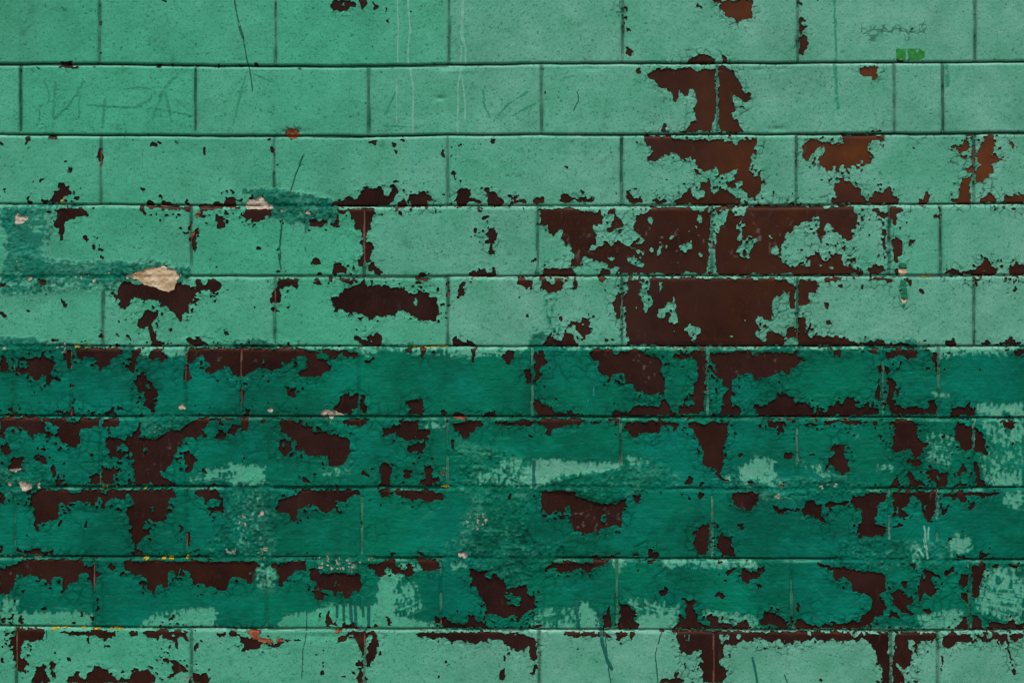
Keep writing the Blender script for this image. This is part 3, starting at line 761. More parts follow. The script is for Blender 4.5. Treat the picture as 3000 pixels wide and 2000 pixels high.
825,480 850,490 860,530 845,570 860,620 840,630 825,600
925,235 950,195 965,185 1005,225 1005,245 960,260
1065,200 1085,180 2200,190 2255,220 2250,232 2200,240 2190,290 2190,350 2165,385 2130,385 2125,345 2060,325 1975,325 1960,360 1960,410 1945,455 1895,445 1860,410 1800,405 1775,415 1745,375 1700,370 1675,400 1660,380 1665,350 1640,320 1640,290 1600,260 1550,255 1540,300 1520,345 1500,300 1470,260 1440,300 1455,345 1455,410 1430,435 1410,420 1390,380 1360,385 1345,440 1345,490 1310,460 1265,430 1275,390 1270,340 1220,310 1160,290 1155,265 1100,270 1070,260
-1505,285 1490,260 1465,262 1440,300 1445,330 1500,335
-2140,290 2165,275 2175,300 2150,308
350,610 375,572 405,570 410,600 375,615
690,610 715,625 720,655 700,655
0,690 80,665 95,640 110,630 125,655 105,685 50,690 30,720 0,740
165,650 185,650 190,690 215,715 210,732 185,725 160,700
790,655 815,660 825,720 785,715
600,730 630,700 645,720 630,740
1475,640 1492,645 1485,690 1465,705 1448,700 1450,680
1350,585 1368,588 1360,605
1555,680 1572,685 1560,702
1075,738 1110,735 1095,752
30,790 60,790 80,800 70,830 40,835
160,765 385,765 385,800 375,850 300,870 215,865 195,890 190,940 180,985 180,1010 215,1020 240,1050 260,1070 255,1085 220,1080 215,1115 235,1165 205,1150 160,1135 145,1135 145,1080 130,1040 95,1030 110,1000 100,930 80,910 85,850 120,830 135,800 150,790
-95,915 110,910 115,930 100,935
0,920 35,925 20,945 0,940
0,1010 25,1030 25,1060 0,1055
255,950 270,930 295,940 275,970 258,968
240,990 255,990 252,1010 242,1008
510,795 560,790 620,795 700,785 800,780 880,780 1000,785 1005,810 995,830 965,830 960,865 940,845 920,850 920,885 890,885 890,840 830,850 800,825 700,830 600,815 540,812
895,915 912,900 925,935 900,942
1065,805 1080,800 1080,825 1070,822
1105,795 1185,780 1190,810 1175,830 1140,845 1110,815
1115,855 1140,852 1130,868
1200,800 1250,800 1270,780 1640,780 1615,800 1620,840 1640,880 1630,890 1605,855 1560,840 1525,855 1530,900 1540,950 1515,935 1500,900 1490,870 1440,860 1420,855 1395,825 1370,830 1355,880 1345,840 1310,845 1275,845 1250,820
-1480,820 1500,818 1510,835 1490,838
470,965 485,962 490,985 470,990
565,1010 590,1000 600,1020 625,1045 610,1055 590,1040 570,1050
425,1050 460,1030 485,1050 490,1085 465,1095 460,1120 490,1130 485,1175 465,1180 445,1160 430,1110
815,1065 850,1068 880,1090 910,1100 930,1120 930,1150 970,1165 1000,1205 1020,1195 1050,1180 1110,1185 1130,1145 1180,1130 1230,1115 1270,1100 1290,1130 1310,1160 1340,1170 1340,1235 580,1235 590,1180 640,1160 670,1110 690,1130 700,1185 740,1190 760,1150 815,1110
1035,1130 1060,1115 1070,1145 1045,1155
270,1235 290,1180 310,1140 310,1100 360,1090 380,1065 400,1080 400,1150 425,1190 425,1235
1345,980 1370,975 1405,1005 1400,1015 1440,1020 1520,1030 1545,1055 1590,1085 1615,1120 1600,1130 1540,1140 1500,1170 1490,1190 1450,1195 1440,1170 1490,1140 1480,1110 1490,1080 1470,1050 1410,1045 1405,1020 1380,1010
1655,935 1685,890 1718,885 1710,920 1690,950 1695,1000 1680,990 1675,960
1855,815 1860,795 1950,790 1945,825 1900,835
1960,790 2025,785 2030,810 2080,825 2170,850 2250,885 2352,890 2352,910 2270,905 2240,945 2200,945 2150,940 2100,960 2085,955 2100,910 2075,880 2060,840 2010,825 1990,850
1665,1065 1700,1070 1700,1090 1680,1090
1640,1140 1690,1150 1720,1160 1765,1135 1800,1160 1815,1200 1800,1215 1775,1235 1680,1235 1660,1190
1763,880 1776,882 1770,892
1350,1150 1372,1155 1365,1170
@750,1580
0,195 45,215 50,228 15,240 0,235
130,240 145,190 175,185 185,215 230,215 240,190 310,185 445,185 435,215 435,260 380,265 340,270 310,300 270,330 240,355 235,385 195,400 185,420 170,400 205,360 205,320 185,280 185,245
455,300 460,250 500,240 530,245 560,285 620,285 680,280 720,280 770,275 780,295 860,290 910,315 900,350 920,385 900,430 890,445 860,440 830,450 820,490 790,510 765,520 750,490 750,450 700,450 690,485 670,480 650,440 610,430 560,435 590,470 585,515 560,525 530,515 520,450 515,360 480,350
-665,370 685,360 695,385 680,395
945,235 985,210 1050,195 1120,180 1200,195 1200,215 1250,245 1270,260 1290,250 1290,200 1345,195 1350,260 1355,310 1270,310 1240,290 1215,280 1180,300 1160,250 1130,240 1105,270 1130,310 1085,320 1060,325 1025,290 1030,265 990,250
1130,160 1200,160 1200,190 1130,185
1350,155 1560,160 1580,240 1560,265 1500,270 1455,265 1430,270 1420,230 1400,180 1350,170
1150,100 1190,95 1195,125 1180,145 1155,140
1390,130 1405,95 1430,100 1450,130 1430,140
1700,175 1730,185 1720,215
50,150 50,150 50,150
1830,250 1900,260 1960,255 1995,270 2010,290 2060,290 2120,330 2150,370 2170,420 2220,400 2320,395 2340,400 2335,440 2290,470 2230,465 2150,460 2150,500 2165,550 2230,570 2300,560 2300,490 2330,480 2352,450 2352,640 2310,640 2270,650 2250,700 2240,660 2160,650 2130,680 2110,660 2060,640 1970,650 1975,600 1955,530 1930,490 1920,430 1880,410 1850,385 1860,350 1845,310
-1975,300 2010,285 2045,300 2020,325 1985,325
1055,495 1085,468 1078,500
1050,415 1070,410 1060,430
1320,590 1338,592 1330,612
590,650 615,630 620,590 640,595 640,650 650,680 660,710 690,680 705,685 690,710 700,745 650,740 610,750 590,710
550,620 568,615 565,680 552,685
740,735 760,715 800,720 840,708 875,740 880,765 870,790 880,770 740,765
955,740 1000,735 1015,720 1050,735 1090,740 1080,750 1050,755 960,765
1120,660 1140,650 1150,700 1170,715 1170,740 1125,745 1125,700
1540,665 1560,660 1580,680 1600,675 1640,665 1655,700 1680,715 1720,705 1760,705 1780,730 1820,720 1830,650 1860,635 1890,650 1900,690 1940,715 2000,740 2020,765 1620,762 1600,740 1590,700 1560,710 1530,725
1970,655 1990,650 1950,720 1940,710
165,750 190,745 190,755 170,758
780,785 880,790 1000,790 1030,785 1030,810 1050,820 1040,855 1055,900 1065,915 1040,930 1045,975 1020,1000 1010,1045 990,1070 965,1095 950,1090 950,1050 950,1000 970,960 950,930 950,905 985,900 1000,860 990,830 960,830 945,850 935,920 930,960 925,1010 905,1010 905,960 890,920 860,880 855,850 850,825 800,820 775,865 740,885 690,900 680,890 710,860 720,840 760,830 780,815
865,1055 890,1040 930,1060 925,1105 870,1095 855,1080
835,1130 860,1130 845,1165 832,1160
850,1175 880,1150 890,1135 925,1135 925,1170 925,1235 870,1235 870,1200
1110,815 1115,805 1145,812 1140,830
1355,805 1400,800 1530,795 1620,795 1900,795 2020,790 2060,800 2352,805 2352,940 2290,950 2260,975 2240,935 2200,920 2170,910 2120,890 2100,860 2050,870 2000,860 1920,880 1900,905 1860,890 1820,870 1740,860 1690,895 1640,855 1560,840 1510,865 1490,840 1400,830
0,870 50,895 150,895 200,880 280,860 350,850 430,870 400,872 340,868 290,870 230,890 200,920 150,925 60,905 20,940 0,950
555,935 570,920 585,945 570,960
510,970 530,962 542,980 520,990
550,1130 570,1100 560,1050 580,1055 585,1090 580,1120 595,1170 570,1170 550,1155
730,1180 750,1158 775,1175 765,1195 735,1192
580,885 600,875 615,880 600,890
1235,970 1245,950 1250,965 1240,980
1630,1050 1650,1035 1665,1045 1650,1085 1640,1075
1570,1165 1595,1165 1585,1195 1565,1185
2120,1025 2145,1000 2155,1045 2135,1055
2095,1150 2110,1115 2145,1105 2150,1180 2135,1220 2105,1215
955,1210 975,1215 970,1235 958,1235
1310,1220 1340,1225 1340,1235 1310,1235
400,915 412,910 415,935 402,930
2330,1170 2352,1150 2352,1195
@1500,1580
0,405 60,395 135,390 125,450 140,475 200,480 200,540 215,580 150,620 100,645 75,690 60,720 20,720 40,690 20,640 0,640
-0,490 50,485 80,510 70,555 0,560
1575,0 1690,0 1690,60 1670,135 1600,120 1600,90 1570,40
1765,0 1890,0 1890,55 1910,80 1920,150 1865,145 1805,135 1790,100 1760,80
685,130 760,150 790,155 850,128 895,145 895,158 690,160
700,165 860,165 820,190 800,215 720,235 690,255 670,285 665,340 650,320 650,285 620,255 590,245 540,245 525,295 490,275 465,265 430,292 400,280 380,262 330,260 275,280 265,260 300,230 350,195 440,195 690,200
1030,130 1085,108 1085,150 1030,150
1170,155 1180,90 1215,60 1220,110 1260,105 1290,140 1230,158
1050,165 1270,180 1225,195 1210,218 1180,210 1160,190 1090,190
955,60 975,65 960,80
1835,265 1890,230 1930,240 1900,265 1885,300 1865,320 1845,290
1920,240 1970,250 2060,265 2120,250 2140,225 2180,235 2180,275 2145,290 2135,320 2105,330 2060,325 2040,350 2045,390 2020,385 1975,350 1985,320 1970,290 1970,260
2095,370 2110,360 2125,375 2150,405 2125,420 2100,400
2165,410 2175,400 2180,430 2168,428
2240,215 2260,210 2255,240 2240,235
1258,450 1275,435 1305,430 1310,395 1355,425 1345,445 1325,475 1290,480 1262,470
1755,460 1775,448 1835,450 1830,490 1800,515 1760,490
1452,505 1465,490 1520,520 1550,515 1595,530 1585,560 1560,570 1560,590 1600,650 1600,700 1660,735 1690,760 1700,770 1395,770 1400,730 1440,700 1440,640 1455,640 1475,680 1490,670 1495,640 1480,600 1505,560 1490,535
1675,650 1700,628 1740,645 1780,665 1790,710 1820,710 1900,735 1930,735 1935,700 1980,695 2010,680 2040,720 2050,770 1690,770 1690,720 1675,690
-1690,700 1710,695 1705,745 1692,745
930,535 985,540 1005,575 1025,600 1055,610 1068,650 1050,690 1055,710 1100,720 1085,768 920,768 910,720 920,650 925,600
830,550 850,600 850,760 795,765 785,740 785,645 815,640 820,590
2115,680 2150,665 2160,610 2200,625 2290,640 2320,655 2352,640 2352,770 2330,775 2280,750 2220,725 2160,740 2120,735
80,760 130,750 150,720 175,750 240,740 270,735 265,750 230,765
460,790 500,790 530,795 700,795 780,795 870,825 860,840 780,835 755,848 700,835 650,840 600,825 565,835 535,850 510,830 470,825 430,830
885,800 1000,795 990,825 960,835 940,860 920,870 890,860 890,835
1010,795 1085,795 1055,815 1035,858 1015,845
0,805 80,810 150,830 190,850 210,870 215,1020 190,1040 165,1015 150,970 145,930 130,925 60,955 50,975 0,930
190,1070 235,1070 215,1110 190,1160 150,1165 130,1190 125,1165 165,1140
1405,780 1870,785 2352,800 2352,855 2340,870 2290,855 2270,855 2220,885 2180,870 2120,850 2060,870 2020,885 1970,860 1965,880 1920,920 1905,895 1860,895 1825,910 1810,960 1830,1010 1780,1040 1800,1090 1840,1100 1845,1160 1850,1200 1820,1235 1630,1235 1640,1170 1645,1140 1620,1100 1620,1065 1640,1055 1620,1000 1620,955 1555,965 1560,990 1510,1000 1470,970 1440,945 1440,900 1405,830
-1490,820 1530,820 1525,860 1505,865
-1780,850 1780,820 1830,835 1860,810 1875,835 1860,860 1830,855 1810,890
-1935,820 1970,820 1960,860 1935,865
1865,995 1885,990 1890,1020 1868,1028
2100,915 2120,915 2115,930 2102,928
1955,985 1972,985 1965,1000
1475,1065 1495,1065 1505,1110 1485,1105
1575,1075 1590,1080 1580,1092
1260,1225 1290,1200 1335,1178 1345,1200 1400,1190 1405,1130 1425,1130 1430,1185 1495,1205 1480,1235 1260,1235
1080,898 1088,898 1085,908
1270,765 1310,768 1300,785 1272,785
@2200,1580
0,265 60,260 90,225 130,225 115,270 80,290 75,320 50,330 0,325
35,375 55,360 90,405 65,420 40,400
105,410 115,395 125,430 110,428
555,190 600,205 660,225 760,230 850,255 960,270 1080,275 1130,290 1145,330 1160,380 1160,430 1110,470 1105,500 1140,520 1165,560 1165,600 1140,610 1140,655 1060,670 1040,720 960,760 910,770 610,770 380,765 385,700 400,680 460,700 500,730 560,725 600,745 630,730 700,730 710,695 715,720 830,715 860,690 900,710 940,690 960,640 1020,615 1040,580 1030,520 1020,490 970,460 930,470 860,430 870,380 830,340 790,310 760,350 720,350 700,310 710,270 640,250 570,225
1290,370 1325,340 1350,365 1340,420 1320,430 1300,400
1205,455 1270,420 1300,440 1340,480 1395,495 1395,545 1340,560 1335,600 1260,605 1235,590 1225,520 1210,490
1290,600 1340,590 1395,620 1390,655 1330,640 1280,630
1185,640 1200,615 1245,620 1280,655 1275,685 1220,665 1190,665
1365,195 1410,195 1420,230 1380,290 1400,370 1415,400 1400,395 1385,330 1375,270 1390,250
1440,235 1510,250 1560,265 1585,290 1620,300 1650,350 1650,390 1630,390 1635,345 1600,320 1560,325 1545,350 1570,380 1580,405 1640,410 1640,430 1590,440 1580,480 1520,485 1500,465 1470,500 1455,550 1430,490 1435,455 1460,420 1440,390 1465,340 1500,330 1500,265
1480,595 1550,600 1555,620 1510,650 1480,625
1655,270 1740,240 1765,265 1690,310 1665,300
1795,290 1850,300 1870,270 1865,380 1830,420 1800,380
1895,210 2030,215 2020,260 1995,290 1990,340 1965,400 1970,490 1930,500 1900,480 1900,400 1895,300
1795,460 1860,455 1865,500 1855,560 1830,530
1715,370 1735,365 1735,385 1718,385
2060,210 2140,210 2120,245 2080,240
2180,210 2352,210 2352,225 2320,225 2270,248 2235,240
1760,125 1790,125 1800,140 1830,118 1850,145 1895,155 1890,170 1760,165
1960,100 2000,98 2040,110 2040,135 2000,160 2130,155 2230,165 2330,160 2350,165 2340,172 1960,170 1970,130
1745,755 1780,735 1810,690 1820,655 1855,655 1860,720 1880,760 1870,775 1745,772
1910,670 1945,645 1970,690 2000,750 2040,755 2045,690 2100,700 2150,720 2220,710 2250,685 2290,710 2352,715 2352,775 1890,775 1905,720
1385,685 1445,710 1450,735 1410,720
1460,760 1540,770 1540,780 1460,775
385,545 410,545 412,600 420,640 410,650 385,590
345,690 365,700 360,760 348,760
60,680 100,660 120,610 190,625 260,650 300,690 315,740 310,765 240,770 200,740 130,725 60,730
1690,0 1720,0 1700,30 1685,25
1635,75 1655,90 1655,110 1640,100
0,800 340,790 1000,800 1190,805 1180,960 1200,1100 1195,1235 1115,1235 1130,1140 1110,1080 1070,1080 1085,1040 1080,970 1050,940 1020,890 985,870 960,840 915,890 910,850 870,860 830,880 780,865 740,880 715,855 655,870 640,900 620,870 560,860 545,835 480,880 430,890 400,865 370,880 360,910 340,905 325,860 290,865 285,910 260,880 240,855 160,885 100,860 30,850 0,880
-485,795 520,795 510,825 490,820
-850,800 930,805 910,850 870,840
-965,800 990,805 975,825
1250,800 1600,800 1600,850 1560,885 1520,870 1440,885 1430,950 1405,960 1400,890 1385,870 1350,870 1350,930 1390,960 1385,1040 1370,1080 1330,1110 1280,1095 1255,1065 1250,1090 1290,1140 1320,1180 1320,1235 1215,1235 1215,1010 1240,960 1240,900 1235,830
1645,835 1660,830 1700,810 2352,800 2352,840 2320,850 2290,885 2270,895 2255,860 2230,860 2220,910 2230,960 2245,1010 2260,1100 2295,1130 2275,1175 2255,1150 2235,1060 2220,1000 2200,930 2190,870 2165,900 2130,870 2080,865 2030,890 1980,880 1960,850 1900,860 1850,890 1790,880 1750,885 1720,930 1690,935 1650,915 1650,870
-1880,810 1920,815 1940,835 1900,850
-1965,805 2015,810 2010,840 1975,830
-2025,810 2080,805 2075,830 2035,850
-2215,810 2240,840 2235,870 2215,860
1635,995 1650,990 1655,1060 1640,1130 1622,1125 1635,1070
1420,1135 1460,1138 1440,1160 1425,1160
1400,1200 1430,1195 1440,1235 1405,1235
1330,1215 1355,1210 1350,1235 1330,1235
590,1205 620,1190 638,1210 620,1228 600,1220
45,915 62,915 58,932 47,930"""
DARK = r"""@0,380
1 0,655 450,645 700,640 760,662 500,690 330,730 180,830 330,900 300,1100 700,1150 1000,1130 1300,1135 1560,1200 1560,1235 0,1235
0 0,830 40,860 60,1000 40,1180 0,1200
.7 330,740 460,740 460,850 420,1080 300,1100 330,900 180,830
@0,780
1 0,0 1640,0 1650,90 1500,160 1300,110 1050,115 1040,130 900,110 700,120 300,100 0,110
.62 0,110 300,100 900,110 1035,130 1030,200 900,225 700,205 450,230 100,270 0,280
1 0,575 150,590 400,650 620,650 640,700 0,720
.8 2050,640 2352,640 2352,690 2000,690
.2 1190,705 1620,700 1610,760 1450,775 1200,790
@750,380
1 -140,500 100,505 400,540 630,570 700,650 720,700 700,790 560,775 300,800 140,770 60,700 0,640 -60,560 -120,560
.5 230,790 450,780 450,860 650,900 500,920 300,860
@750,780
.85 1080,640 1400,650 1350,690 1080,680
.5 890,700 1060,705 1050,770 900,800
.2 440,700 900,702 900,720 440,722
.15 1100,702 1500,705 1560,750 1300,740 1100,720
.15 1540,702 2352,700 2352,725 2000,755 1800,775 1580,760
@1500,780
1 160,585 240,575 310,560 305,640 240,692 160,690
.0 -50,700 155,700 140,728 0,738
.45 265,240 330,230 400,260 390,400 440,600 340,610 300,450 260,380
@2200,780
1 1350,625 1430,612 1450,660 1510,680 1370,690
.6 880,610 1250,640 1350,625 1370,680 900,680
.0 1548,710 1800,703 1790,745 1650,772 1550,765
.3 1800,705 2260,705 2280,770 2000,770 1790,745
.35 1515,1080 1700,1075 1700,1125 1600,1130 1530,1110
.3 1900,1190 2352,1180 2352,1235 1920,1235
@2200,1180
.25 1935,20 2352,0 2352,112 1940,112
.42 1960,150 2352,150 2352,400 2050,330
.6 1950,400 2352,400 2352,640 1980,600
.3 1980,600 2352,640 2352,725 2030,715
.15 0,450 60,470 200,450 230,560 190,640 250,690 0,650
.5 420,500 600,510 760,640 550,640 430,560
.4 840,520 890,520 860,590 845,600
.4 1040,530 1220,535 1210,590 1060,580
.62 1500,250 1760,250 1800,400 1700,560 1500,500
.4 860,260 960,260 960,290 860,290
.2 2190,775 2352,765 2352,915 2240,880 2160,850
.42 1750,1120 1830,1120 1900,1235 1720,1235
@1500,1180
.55 -100,450 50,450 100,560 60,700 -150,700
.0 55,705 80,620 110,550 200,495 340,488 500,505 720,525 930,515 940,560 800,585 600,610 420,622 320,660 280,700 200,712
.5 960,440 1180,480 1180,540 960,530
.1 1945,555 2010,520 2060,500 2120,570 2110,620 2040,650 2000,700 1960,650
.35 2060,480 2180,440 2260,450 2280,590 2150,640 2110,560
.5 2100,640 2300,650 2352,700 2200,700
.5 1760,640 1900,600 1900,690 1770,690
@750,1180
.05 -40,530 95,535 95,570 60,600 100,690 -60,700
.2 2352,545 2290,580 2250,700 2400,700 2450,560
.55 550,560 800,550 800,630 560,640
.45 1380,190 1640,150 1640,240 1500,240
.55 1830,600 2300,480 2300,640 1900,700
@0,1180
.15 1940,515 2010,535 2300,530 2260,590 2300,690 1960,690 2050,610 1960,570
.55 1700,560 1950,540 2000,680 1600,690
.78 1960,750 2300,750 2350,1235 1960,1235
@0,1580
.15 0,640 800,610 800,748 0,750
.4 0,480 150,490 160,620 0,650
.1 1600,590 1880,600 1860,745 1200,745 1250,700 1600,650
.6 1300,600 1600,590 1600,650 1300,680
.5 2200,250 2352,250 2352,400 2250,380
@750,1580
.15 1090,240 1300,300 1180,400 1190,640 1300,680 1580,700 1580,762 890,762 1000,640 1060,400
.55 1180,400 1400,340 1450,600 1300,680 1190,640
.0 240,655 550,600 620,560 1000,580 1000,762 180,762
.2 1200,200 1430,195 1430,270 1250,260
.4 0,200 180,250 190,400 100,450 0,400
.4 1700,190 1850,220 1820,245 1600,265
@1500,1580
.1 575,520 640,540 750,640 760,760 590,762
.6 200,600 540,560 560,760 100,760
.5 930,480 1450,560 1450,650 1050,610
.05 1060,650 1400,640 1400,768 1080,768
.25 1600,600 2050,650 2120,700 2100,768 1900,740 1650,660
.1 850,175 1000,180 960,270 860,240
.25 1280,180 2100,180 2130,250 1900,230 1500,240 1280,225
@2200,1580
.3 1420,640 1800,600 1830,765 1480,768
.4 1980,230 2352,230 2352,740 1950,650 1930,520
.3 1700,0 1900,0 1900,110 1760,120 1740,180 1700,80
.5 1380,20 1480,20 1480,180 1380,190"""
SMEAR = r"""@0,380
0,655 450,645 760,655 500,690 250,770 180,900 330,1000 300,1100 700,1150 1300,1130 1560,1200 1560,1300 0,1300
@0,780
0,0 1640,0 1650,90 1500,160 1050,120 900,215 700,205 0,260
0,590 400,650 620,655 640,710 0,740
@750,380
-140,500 100,505 400,540 630,570 720,700 700,790 560,775 300,800 140,770 0,640
@1500,1180
-150,300 0,450 300,680 600,600 900,570 1100,450 1450,600 1500,720 1100,770 860,865 760,860 540,780 300,745 0,760 -300,740
1700,660 2300,640 2352,860 2150,860 2000,760 1500,735
@750,1180
1670,300 2300,450 2352,700 2352,1235 1700,1235 1750,1000 1900,850 1670,740
@750,1580
1600,0 2700,0 2600,150 2500,270 2350,370 2160,400 2000,280 1900,250 1600,170
@0,1180
1950,700 2350,640 2400,1235 1750,1235 1950,1000
0,560 250,500 440,560 480,720 300,740 0,830
1250,80 1700,100 1580,200 1430,250 1230,290 1200,150
@0,1580
1750,0 2400,0 2352,180 1800,180
2200,190 2400,200 2400,420 2250,390
@750,1580
520,120 1030,120 1000,200 860,290 740,280 540,260
@2200,1180
250,650 850,620 1100,720 900,780 200,860 60,800
@2200,1580
760,0 1750,0 1750,200 1620,262 1100,265 850,240 700,180"""
CHIPS = r"""@0,380
b 2120,640 2150,610 2190,605 2225,590 2245,565 2270,600 2300,620 2350,650 2340,675 2140,675
b 130,790 145,740 165,700 180,740 245,745 235,775 215,795 165,820
b 70,665 95,665 90,690 72,688
s 540,655 600,645 690,640 690,670 600,672
o 1680,735 1700,715 1728,715 1725,745 1690,755
o 1640,930 1650,890 1680,880 1665,930
s 150,1100 180,1130 190,1235 150,1235
@750,380
b 210,685 240,690 235,705 212,705
b 440,690 465,690 465,730 435,720
b 500,700 530,695 525,715 500,725
@750,0
o 245,1125 310,1112 370,1117 375,1170 345,1190 300,1195 255,1165
@0,780
p 1090,105 1130,85 1230,45 1280,20 1400,15 1480,30 1530,70 1530,110 1500,125 1480,180 1440,205 1380,195 1330,165 1260,150 1230,120 1190,110
s 620,80 700,35 770,25 765,100 700,120 640,115
s 900,55 990,40 960,100 930,85
b 235,90 280,90 275,120 245,115
b 800,110 830,112 825,150 800,140
s 395,665 520,655 620,655 620,690 560,750 530,745 480,695 420,690
s 0,700 90,700 80,725 0,730
s 20,50 60,60 80,80 20,80
@0,1180
b 1535,20 1580,8 1615,30 1600,55 1550,55
s 1310,255 1345,190 1380,178 1425,200 1425,225 1400,240 1350,235 1340,265
b 165,690 195,675 280,700 270,735 215,755 175,735
b 70,680 115,678 118,705 85,710
b 330,690 350,690 355,730 330,730
b 2220,970 2250,910 2275,935 2275,970
s 2050,980 2100,940 2150,1000 2100,1090 2060,1040
b 100,575 195,560 140,592
@750,1180
b 555,80 600,60 680,75 750,100 680,110 655,130 640,155 620,110 575,110
b 92,70 125,30 150,65 130,95
s 1800,1060 1820,970 1980,940 2000,1060 1900,1095
b 1775,1130 1800,1150 1795,1168 1775,1155
o 1590,590 1630,590 1625,625 1600,625
o 1615,555 1635,560 1625,580
o 1700,118 1825,115 1790,140 1740,138
@750,1580
b 1745,105 1780,100 1830,120 1825,150 1780,155 1750,135
s 520,150 600,130 780,120 900,190 1010,130 1020,170 860,220 840,290 740,250 640,270 540,240
s 20,170 40,60 100,60 110,170
o 680,770 740,770 740,795 690,800
o 5,800 40,790 20,840 130,850 150,890 60,885 0,850
o 175,880 180,850 210,843 240,865 200,885
@0,1580
s 1940,80 2030,50 2040,120 1960,165
s 2210,120 2300,50 2310,170 2210,160
s 1440,1200 1500,1195 1660,1160 1670,1235 1450,1235
o 2120,780 2240,780 2220,840 2350,860 2352,890 2250,880 2180,850
s 0,130 250,130 400,155 100,160 0,155
@2200,1180
s 185,780 230,770 270,820 225,835
o 240,710 290,685 290,710 250,725
s 540,700 740,690 740,720 580,740
@2200,780
p 1275,30 1340,30 1330,80 1285,80
p 1295,275 1345,280 1345,330 1310,310"""
LICHEN = r"""@0,780
645,682 690,682 690,695 650,698
735,680 790,672 785,695 740,698
@0,380
525,610 575,588 575,598 540,628
@0,1180
180,110 225,108 220,125 190,125
50,105 80,105 80,118 50,118
975,715 1012,712 1005,730 980,730
1245,715 1268,715 1268,740 1248,740
860,705 940,708 930,730 865,730
@0,1580
1225,145 1290,140 1280,175 1240,165
1360,150 1440,142 1430,165 1370,165
1450,140 1500,132 1500,165 1460,168
1590,125 1610,112 1640,140 1625,165 1590,155
330,138 355,138 350,152
445,752 510,745 510,765 450,770
535,745 610,742 600,765 540,765
700,745 740,740 735,765 705,765
800,755 870,752 860,768 800,768
950,750 1060,755 1060,768 950,768
@750,780
1310,682 1480,685 1480,697 1320,697
1500,682 1660,678 1650,695 1500,697
@750,1180
1590,715 1660,700 1665,720 1640,732
@2200,780
1460,75 1600,75 1590,88 1470,88"""
STROKES = r"""@750,1580
d 22 700,560 700,655
d 22 755,560 758,690
d 24 815,560 825,705
d 24 855,560 862,730
d 20 915,520 925,650
d 22 975,540 970,735
@1500,1580
d 24 555,520 560,660 580,760
d 26 765,600 765,780 780,900 820,1030 858,1105
t 9 800,800 820,1030 850,1235
t 9 1290,790 1260,880 1232,980 1235,1040
t 9 1240,1040 1250,1160 1255,1235
d 16 2070,1015 2090,1100 2115,1235
@2200,1580
t 9 290,1165 315,1230
@0,1580
t 7 405,780 405,880
@750,1580
t 7 440,600 435,800 405,950 395,1200
@750,380
t 22 405,225 385,270 375,310
t 10 375,310 340,400 300,530 288,565
t 16 225,780 215,900 205,1020
t 30 205,1020 205,1110
t 14 205,1110 215,1200
@0,0
t 14 2018,0 2040,110 2060,200
t 26 2060,200 2075,270 2095,330
t 12 2095,330 2120,480 2150,600 2180,785
@1500,1180
d 26 190,500 185,610 190,712
@2200,0
g 22 720,0 735,520
g 30 722,560 735,820 745,930
g 34 1685,560 1690,650 1690,740
@0,0
g 24 480,715 470,850 455,1010
g 22 470,1020 600,900 725,700
g 18 690,800 680,1000
g 22 905,860 885,1095
g 13 1060,775 1200,750 1300,770
g 26 1160,930 1280,870 1330,795
g 14 750,905 950,920 1160,930
g 26 1380,830 1440,730 1515,655
g 20 1315,1020 1350,920 1400,820
g 20 1430,800 1450,920 1480,1050
g 16 1350,935 1480,960 1660,1000
g 18 2120,640 2060,860 2010,1080
g 16 2190,640 2352,710
g 12 375,690 430,820 410,900
g 12 345,920 335,1080
@750,0
g 18 1200,800 1110,990
g 18 1955,780 1965,900 2015,1010
g 16 2050,1040 2150,920 2230,860 2340,790
g 12 1100,1080 1400,1100
@1500,0
g 16 0,1000 200,890
t 7 560,790 572,870 530,950
@750,0
w 12 1310,0 1315,120 1330,260 1312,400 1312,545
w 15 1328,580 1355,760 1350,1150
w 24 1785,0 1770,300 1795,400
w 12 1770,400 1765,545
w 12 1805,400 1805,545
w 14 1770,600 1740,720 1738,1000 1735,1150
w 10 1775,650 1800,900 1800,1030
w 9 1222,0 1222,540
w 8 1215,680 1212,1060
@750,380
v 14 1740,170 1750,400
v 8 1205,250 1205,900
v 8 1345,60 1345,420
@750,780
v 8 1185,470 1185,650
v 22 1735,60 1760,60
@1500,780
c 12 710,1040 700,1110
c 9 655,1150 645,1210
@1500,1180
c 8 650,0 635,80
@2200,1180
w 16 1490,1060 1500,1130 1495,1235
w 14 1530,1070 1520,1170
@2200,1580
w 16 1490,0 1505,60 1520,160
w 20 1450,90 1475,130
@1500,1580
c 14 1360,205 1450,225 1540,245 1650,240 1800,225 1900,210"""

def parse(txt, head=0):
    out, ox, oy = [], 0, 0
    for ln in txt.strip().split('\n'):
        ln = ln.strip()
        if not ln: continue
        if ln[0] == '@':
            ox, oy = map(float, ln[1:].split(',')); continue
        tok = ln.split(); hd = tok[:head]; tok = tok[head:]
        sub = head == 0 and tok[0][0] == '-' and ln.startswith('-')
        if sub: tok[0] = tok[0][1:]
        p = np.array([[float(a) for a in t.split(',')] for t in tok]) / 2.94 + [ox, oy]
        out.append(((ox, oy), hd, sub, p))
    return out

rng = np.random.default_rng(11)

